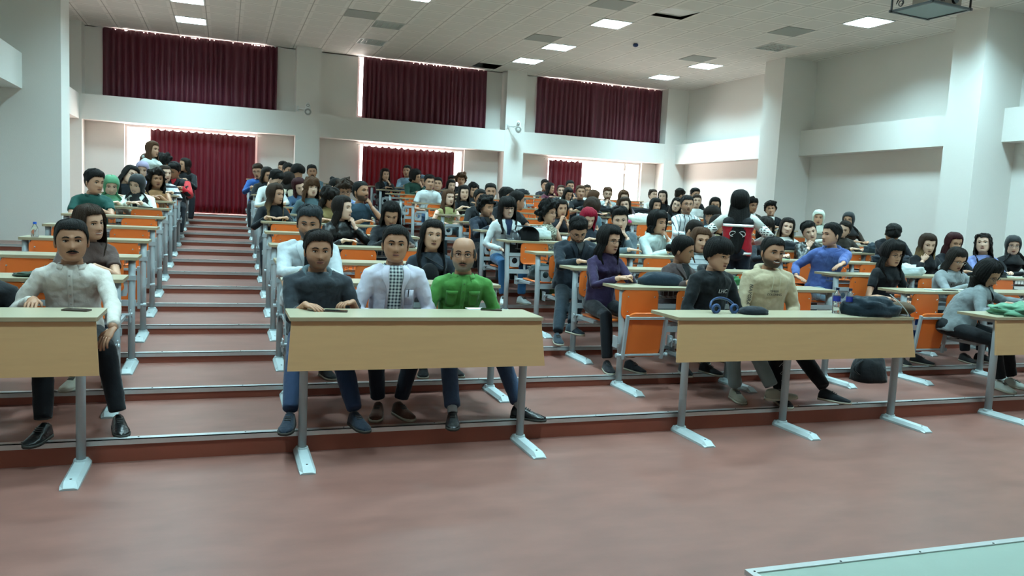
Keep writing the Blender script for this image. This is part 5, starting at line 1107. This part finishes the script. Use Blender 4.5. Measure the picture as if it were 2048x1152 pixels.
        for t0, t1 in ((.26, .33), (1.0, 1.07)):
            mm = MB(); mm.loft([[bk(t, -.175 + .35 * q / 16) for q in range(17)] for t in (t0, t1)], 0, False, False); o = mm.build('reflective_strip', M_refl, root, True); sl = o.modifiers.new('t', 'SOLIDIFY'); sl.thickness = .004
        mm = MB()
        for s in (-1, 1):
            mm.tube([bk(.52 + .07 * math.sin(q * PI / 8), s * .052 + .038 * math.cos(q * PI / 8), .018) for q in range(17)], .004, 5)
            mm.tube([bk(.50 + .02 * q, s * (.03 + .012 * q), .018) for q in range(4)], .006, 5)
        for q in range(11): mm.box(bk(.66, -.05 + .01 * q, .018), (.006, .004, .008))
        mm.build('emblem', mat('print_white', '#c8c8c4', .8), root)
    # ---- trousers and shoes
    m = MB(); lr = (.086 if not fem else .080) * (1.1 if fat > 1 else 1)
    feet = [V((-.12, -.34, .085)), V((.12, -.34, .085))]
    if 'feet' in exd: h = list(map(float, exd['feet'])); feet = [V((h[0], h[1], .085)), V((h[2], h[3], .085))]
    if pid == '84': feet[1].z = .14
    if pid == '102': feet = [V((-.05, -.30, .085)), V((.20, -.22, .085))]
    if stand: feet = [V((NB.x, NB.y, .085)) + Rb @ V((-.09, 0, 0)), V((NB.x, NB.y, .085)) + Rb @ V((.09, 0, 0))]
    if legc != 'none':
        m.ell(Pl, (.165 * fat, .14 * fat, .11), 18, 10)
        for s, sg in ((0, -1), (1, 1)):
            Hp = Pl + (Rb if stand else Matrix.Rotation(math.radians(byaw * .4), 3, 'Z')) @ V((sg * .09, 0, -.01)); A = feet[s]
            spread = .32 if 'knees' in exd else .18
            K, A2 = ik(Hp, A, .43, .42, (Rb @ V((0, -1, 0))) if stand else V((sg * spread, -1, 1.1)))
            r_a = .052 if pid not in ('84', 'F3') else .058
            m.tube([Hp, Hp.lerp(K, .5), K, K.lerp(A2, .35), A2.lerp(K, .08)], [lr, lr * .9, lr * .74, lr * .72, r_a], 12)
            if k <= 3 or 'shoe' in exd:
                toe = V((sg * .25, -1, 0)) if not stand else Rb @ V((sg * .2, -1, 0))
                if pid == 'F2' : toe = V((sg * .3, -1, 0))
                if pid == '84' and s == 1: toe = V((.9, -.35, .12))
                if pid == '85' and s == 1: toe = V((.55, -.85, 0))
                if pid == 'F3' and s == 1: toe = V((.75, -.6, 0))
                shoe(root, A2, toe, exd.get('shoe', ['#1b1b1d'])[0], '#26241f' if pid in ('F5', 'F3', 'F1') else '#a29c8c', pid in ('F5', 'F3'))
                if pid == 'F3': mm = MB(); mm.tube([A2 + V((0, 0, -.01)), A2.lerp(K, .14)], [.036, .036], 10); mm.build('sock', cloth('#9aa0a4'), root, True)
        o = m.build('trousers', cloth(legc if len(legc) > 4 else '#23262c'), root); remesh(o, .013 if hi else .02, 3, .008)
        if pid == '85':
            mm = MB(); K = ik(Pl + V((-.09, 0, 0)), feet[0], .43, .42, V((-.2, -1, 1.1)))[0]
            for q in range(3):
                c = K.lerp(feet[0], .35 + .14 * q) + V((.02, -.075, 0)); mm.tube([c + V((-.04, 0, -.03)), c + V((.03, 0, .03)), c + V((.04, 0, .02)), c + V((-.03, 0, -.04)), c + V((-.04, 0, -.03))], .0018, 4)
            mm.build('trouser_print', mat('print_white', '#c8c8c4', .8), root)
    tag(root, label, 'person')
    return root
for f in PP: build_person(f)

# ---------------------------------------------------------------- things on desks, seats and floor
def dz(k): return tread(k) + (.768 if k == 1 else .80)
def lump(name, loc, dims, col, label, catg, seed=0, nz=.22, fr=3, flatz=True, shiny=False, rz=0, parts=None, n=26):
    t = empty(name, loc, rz); m = MB(); rings = []
    for i in range(n // 2 + 1):
        ph = max(.03, PI * .5 * i / (n // 2)) if flatz else max(.03, PI * i / (n // 2)); ring = []
        for q in range(n):
            d = V((math.sin(ph) * math.cos(2 * PI * q / n), math.sin(ph) * math.sin(2 * PI * q / n), math.cos(ph)))
            e_ = V((math.copysign(abs(d.x) ** .75, d.x), math.copysign(abs(d.y) ** .75, d.y), math.copysign(abs(d.z) ** .7, d.z)))
            s = 1 + nz * noise.noise(d * fr + V((seed, 0, 0))) + nz * .45 * noise.noise(d * fr * 3 + V((0, seed, 0)))
            p = V((e_.x * dims[0] / 2 * s, e_.y * dims[1] / 2 * s, e_.z * dims[2] * s))
            if flatz: p.z = max(0, p.z)
            ring.append(p)
        rings.append(ring)
    if flatz: rings.append([V((p.x * .96, p.y * .96, .0)) for p in rings[-1]])
    m.loft(rings); m.build('fabric', cloth(col, shiny), t, True)
    if parts: parts(t)
    tag(t, label, catg); return t
def phone(x, y, z, rz, label, dark='#14100e'):
    t = empty('phone', (x, y, z), math.radians(rz)); m = MB(); P = rrect(.075, .155, .012, 4); m.loft([[(a, b, q) for a, b in P] for q in (0, .0085)]); m.build('case', mat('phone_case', dark, .4), t)
    m = MB(); P = rrect(.069, .148, .009, 4); m.loft([[(a, b, q) for a, b in P] for q in (.0086, .0092)]); m.build('screen', mat('phone_screen', '#0a0b0d', .08, coat=1), t); tag(t, label, 'phone')
phone(-.83, 5.28, dz(1) , 70, 'dark phone in brown case lying before the moustached person', '#3a2c24')
phone(.70, 5.27, dz(1), 78, 'black phone between the raglan wearer\'s hands on the middle desk')
phone(1.82, 5.36, dz(1), 75, 'small dark phone at the right part of the middle front desk')
m = MB(); m.box((0, 0, .003), (.13, .09, .004)); tag(m.build('paper_napkin', mat('paper', '#d5dbd8', .8), loc=(1.72, 5.42, dz(1))), 'white paper under the arm of the person in green', 'paper')
M_pet = mat('bottle_plastic', (.9, .95, .95), .06, 0, trans=.9)
def bottle(x, y, z, label, band=True, cap='#15203c', h=.215):
    t = empty('water_bottle', (x, y, z)); m = MB(); rings = []
    for q, r in ((0, .028), (.004, .031), (.05, .0305), (.052, .0285), (.056, .0305), (.085, .0305), (.087, .0285), (.091, .0305), (.15, .0305), (.175, .022), (.19, .013), (.20, .012)):
        rings.append([(r * math.cos(2 * PI * k / 20), r * math.sin(2 * PI * k / 20), q) for k in range(20)])
    m.loft(rings); m.build('bottle', M_pet, t, True)
    m = MB(); m.tube([(0, 0, .198), (0, 0, .218)], .0145, 16); m.build('cap', mat('cap_' + cap.strip('#'), cap, .4), t)
    if band: m = MB(); m.tube([(0, 0, .105), (0, 0, .148)], .0312, 24, 0, False); m.build('wrapper', mat('blue_wrapper', '#1c2a86', .4, .3, 30), t, True)
    tag(t, label, 'bottle')
bottle(4.84, 5.235, dz(1), 'blue-banded water bottle on the long front desk, one farther from the black coat'); bottle(4.935, 5.19, dz(1), 'blue-banded water bottle touching the black coat on the long front desk')
bottle(-1.58, 7.99, dz(3), 'clear water bottle with bright blue cap on a left block desk', False, '#2a62c8'); 
# headphones and case
t = empty('headphones', (3.72, 5.22, dz(1))); m = MB(); M_hb = mat('headphone_blue', '#1b3a66', .45)
m.tube([(.115 * math.cos(q * PI / 12), .05 * math.sin(q * PI / 12) + .02, .04 + .075 * math.sin(q * PI / 12)) for q in range(13)], .008, 8, 0, True, 1.6); m.build('headband', M_hb, t, True)
for s in (-1, 1):
    m = MB(); m.tube([(s * .085 + .030 * math.cos(q * PI / 8), -.01, .038 + .030 * math.sin(q * PI / 8)) for q in range(17)], .012, 8); m.build('ear_cushion', M_hb, t, True); m = MB(); m.tube([(s * .085, -.006, .038), (s * .085, .012, .038)], .032, 16); m.build('ear_cup', M_black, t)
tag(t, 'navy blue over-ear headphones at the left end of the long front desk', 'headphones')
lump('headphone_case', (3.98, 5.20, dz(1)), (.25, .16, .06), '#0e141d', 'flat black zip case beside the navy headphones', 'case', 2, .08)
def coatparts(t):
    m = MB(); pts = [(.30 - .02 * q, -.13 + .010 * q * q * .3, .01 + .028 * q) for q in range(7)]; m.tube(pts, .004, 5); m.build('piping', mat('white_piping', '#b8bdb8', .6), t)
    m = MB(); m.ell((.33, -.02, .06), (.10, .12, .055), 14, 8, 0, None, .2); m.build('lining', cloth('#4a3826'), t, True)
lump('coat', (5.13, 5.16, dz(1)), (.52, .32, .155), '#11202a', 'bunched black coat with brown lining on the long front desk', 'coat', 7, .22, 2.6, parts=coatparts)
lump('jacket', (6.92, 5.16, dz(1)), (.62, .30, .10), '#5c8a70', 'crumpled pale green jacket on the rightmost front desk', 'jacket', 11, .35, 3.2)
lump('bag', (3.78, 6.30, dz(2)), (.44, .24, .115), '#0f1e2a', 'flat dark navy bag on the desk by the purple sweater', 'bag', 4, .10, 2)
phone(4.12, 6.22, dz(2), 80, 'black tablet-like phone right of the dark navy bag', '#101418')
lump('jacket', (4.45, 6.40, dz(2)), (.50, .20, .10), '#1f5a30', 'green jacket behind the person in the black hoodie', 'jacket', 21, .3, 3)
def hatp(t):
    m = MB(); m.tube([(0, 0, .17), (0, 0, .178)], [.16, .165], 24, 0, True); m.build('brim', cloth('#15202a'), t, True)
lump('bucket_bag', (3.53, 9.08, dz(5)), (.26, .22, .17), '#0d1014', 'black round bag with wide flat rim on a wide block desk', 'bag', 5, .06, 2, parts=hatp)
lump('jacket', (3.42, 9.16, tread(5) + .70), (.30, .28, .20), '#11161c', 'black shiny jacket held on the lap by the person with bangs and white shirt', 'jacket', 9, .35, 3, False, True)
lump('coat', (3.72, 9.32, dz(5) + .02), (.40, .22, .14), '#b9c6c4', 'white coat heap behind the black round bag', 'coat', 15, .3, 3)
lump('backpack', (3.56, Ypole(5) - .28, tread(4) + .455), (.34, .30, .17), '#1c2a2c', 'dark rucksack sitting on the open orange chair', 'bag', 17, .25, 3)
lump('bag', (3.60, Ypole(5) - .30, tread(4) + .435), (.36, .34, .03), '#3a4a2a', 'olive green bag squashed beneath the dark rucksack', 'bag', 18, .2, 3)
lump('coat', (5.95, 9.05, dz(5)), (.2, .1, .05), '#b9c6c4', 'small white cloth on the desk end', 'cloth') if False else None
lump('coat', (6.72, 11.92, dz(8)), (.62, .24, .16), '#cfd6cc', 'cream coat with pink item beside it on a desk', 'coat', 23, .3, 3)
lump('pouch', (6.45, 11.88, dz(8)), (.14, .08, .06), '#c2407c', 'small bright pink pouch under the cream coat', 'pouch', 25, .1, 2)
for n, (x, k, w, h, c, l) in enumerate(((6.75, 10, .7, .12, '#14151a', 'black coat heap in front of the pale shirt and clasped hands'), (7.75, 10, .7, .11, '#14161c', 'long black coat heap in front of the laughing person with bun'),
        (3.86, 8, .40, .13, '#0f1216', 'black jacket bundle right of the olive sleeveless top'), (9.05, 5, .42, .14, '#26323a', 'dark grey bag behind the tilted smiling head'), (6.62, 14, .4, .12, '#16181c', 'black bags left of the maroon jacket'),
        (8.35, 4, .6, .12, '#141c26', 'navy coat heap behind the person with long curls'), (8.95, 3, .5, .10, '#10151b', 'dark jackets on the desk before the burgundy hair'), (9.8, 3, .35, .09, '#0f1418', 'black jacket on the desk before the black headscarf near the right border'),
        (7.42, 5, .45, .12, '#151a20', 'black bundle before the smiling person in white top'), (7.55, 3, .55, .13, '#c5d2d2', 'white puffy jacket behind the blue hoodie'), (.98, 6, .25, .05, '#5b3a6a', 'purple pouch before the blond-tipped hair'), (1.72, 4, .3, .06, '#5a463e', 'brown leather folder held by the bowed long black hair'),
        (-1.2, 2, .3, .03, '#2a3a2c', 'dark green folder near the moustached person'), (8.0, 6, .3, .08, '#22282e', 'dark bag on the desk before the white headscarf'))):
    lump('coat' if 'coat' in l else 'jacket' if 'jacket' in l else 'folder' if 'folder' in l else 'bag', (x, Ypole(k) + .14, dz(k)), (w, .22, h), c, l, 'coat' if 'coat' in l else 'bag' if 'bag' in l or 'pouch' in l or 'bundle' in l else 'jacket' if 'jacket' in l else 'folder', n * 3.1, .3, 3)
# papers, cups and phones scattered on desks
for n, (x, k, c, w, l) in enumerate(((6.95, 2, '#bfd0cc', .14, 'white crumpled paper with cable on the desk by the grey-blue sweater'), (7.38, 2, '#c8d4d2', .10, 'small white sheet on the desk right of the black phone'), (3.62, 8, '#c9d2cc', .2, 'stack of white papers before the olive top'),
        (6.10, 4, '#a9c4a0', .16, 'pale green notebook at the aisle end, right block'), (9.35, 3, '#c8d0c0', .2, 'cream notebook before the lilac blue shirt'), (-.95, 7, '#171a1c', .16, 'black phone before the black headscarf'))):
    x = max(x, 6.55) if k == 4 else x
    m = MB(); m.box((0, 0, .006), (w, .12, .012), 0, .2); tag(m.build('notebook' if 'notebook' in l else 'phone' if 'phone before' in l else 'paper', mat('paper_' + c.strip('#'), c, .7), loc=(x, Ypole(k) + .12, dz(k))), l, 'notebook' if 'notebook' in l else 'phone' if 'phone before' in l else 'paper')
phone(7.16, Ypole(2) + .10, dz(2), 82, 'black phone on the desk between two white papers, right block')
for x, k, l in ((3.98, 5, 'white cup on the desk before the bare-shouldered curly person'), (6.5, 10, 'small white cup on a desk left of the black vest')):
    m = MB(); rings = [[(r * math.cos(2 * PI * q / 16), r * math.sin(2 * PI * q / 16), z) for q in range(16)] for r, z in ((.024, 0), (.034, .07), (.031, .07), (.022, .006))]; m.loft(rings); tag(m.build('cup', M_white, None, True, (x, Ypole(k) + .08, dz(k))), l, 'cup')
# backpack on the floor under the third aisle's first desk
def bp(t):
    m = MB(); m.tube([(-.14 - .10 * math.sin(q * PI / 8), -.05, .22 - .16 * q / 8) for q in range(9)], .012, 6, 0, True, .5); m.build('strap', cloth('#101215'), t)
lump('backpack', (5.98, 5.95, tread(1)), (.34, .26, .26), '#0c0e11', 'black rucksack with strap standing on the tier under the desks', 'bag', 31, .12, 2, parts=bp)
lump('bag', (4.05, Ypole(6) - .30, tread(5)), (.30, .24, .34), '#33401f', 'olive green bag on the floor behind the white trainer', 'bag', 37, .15, 2)
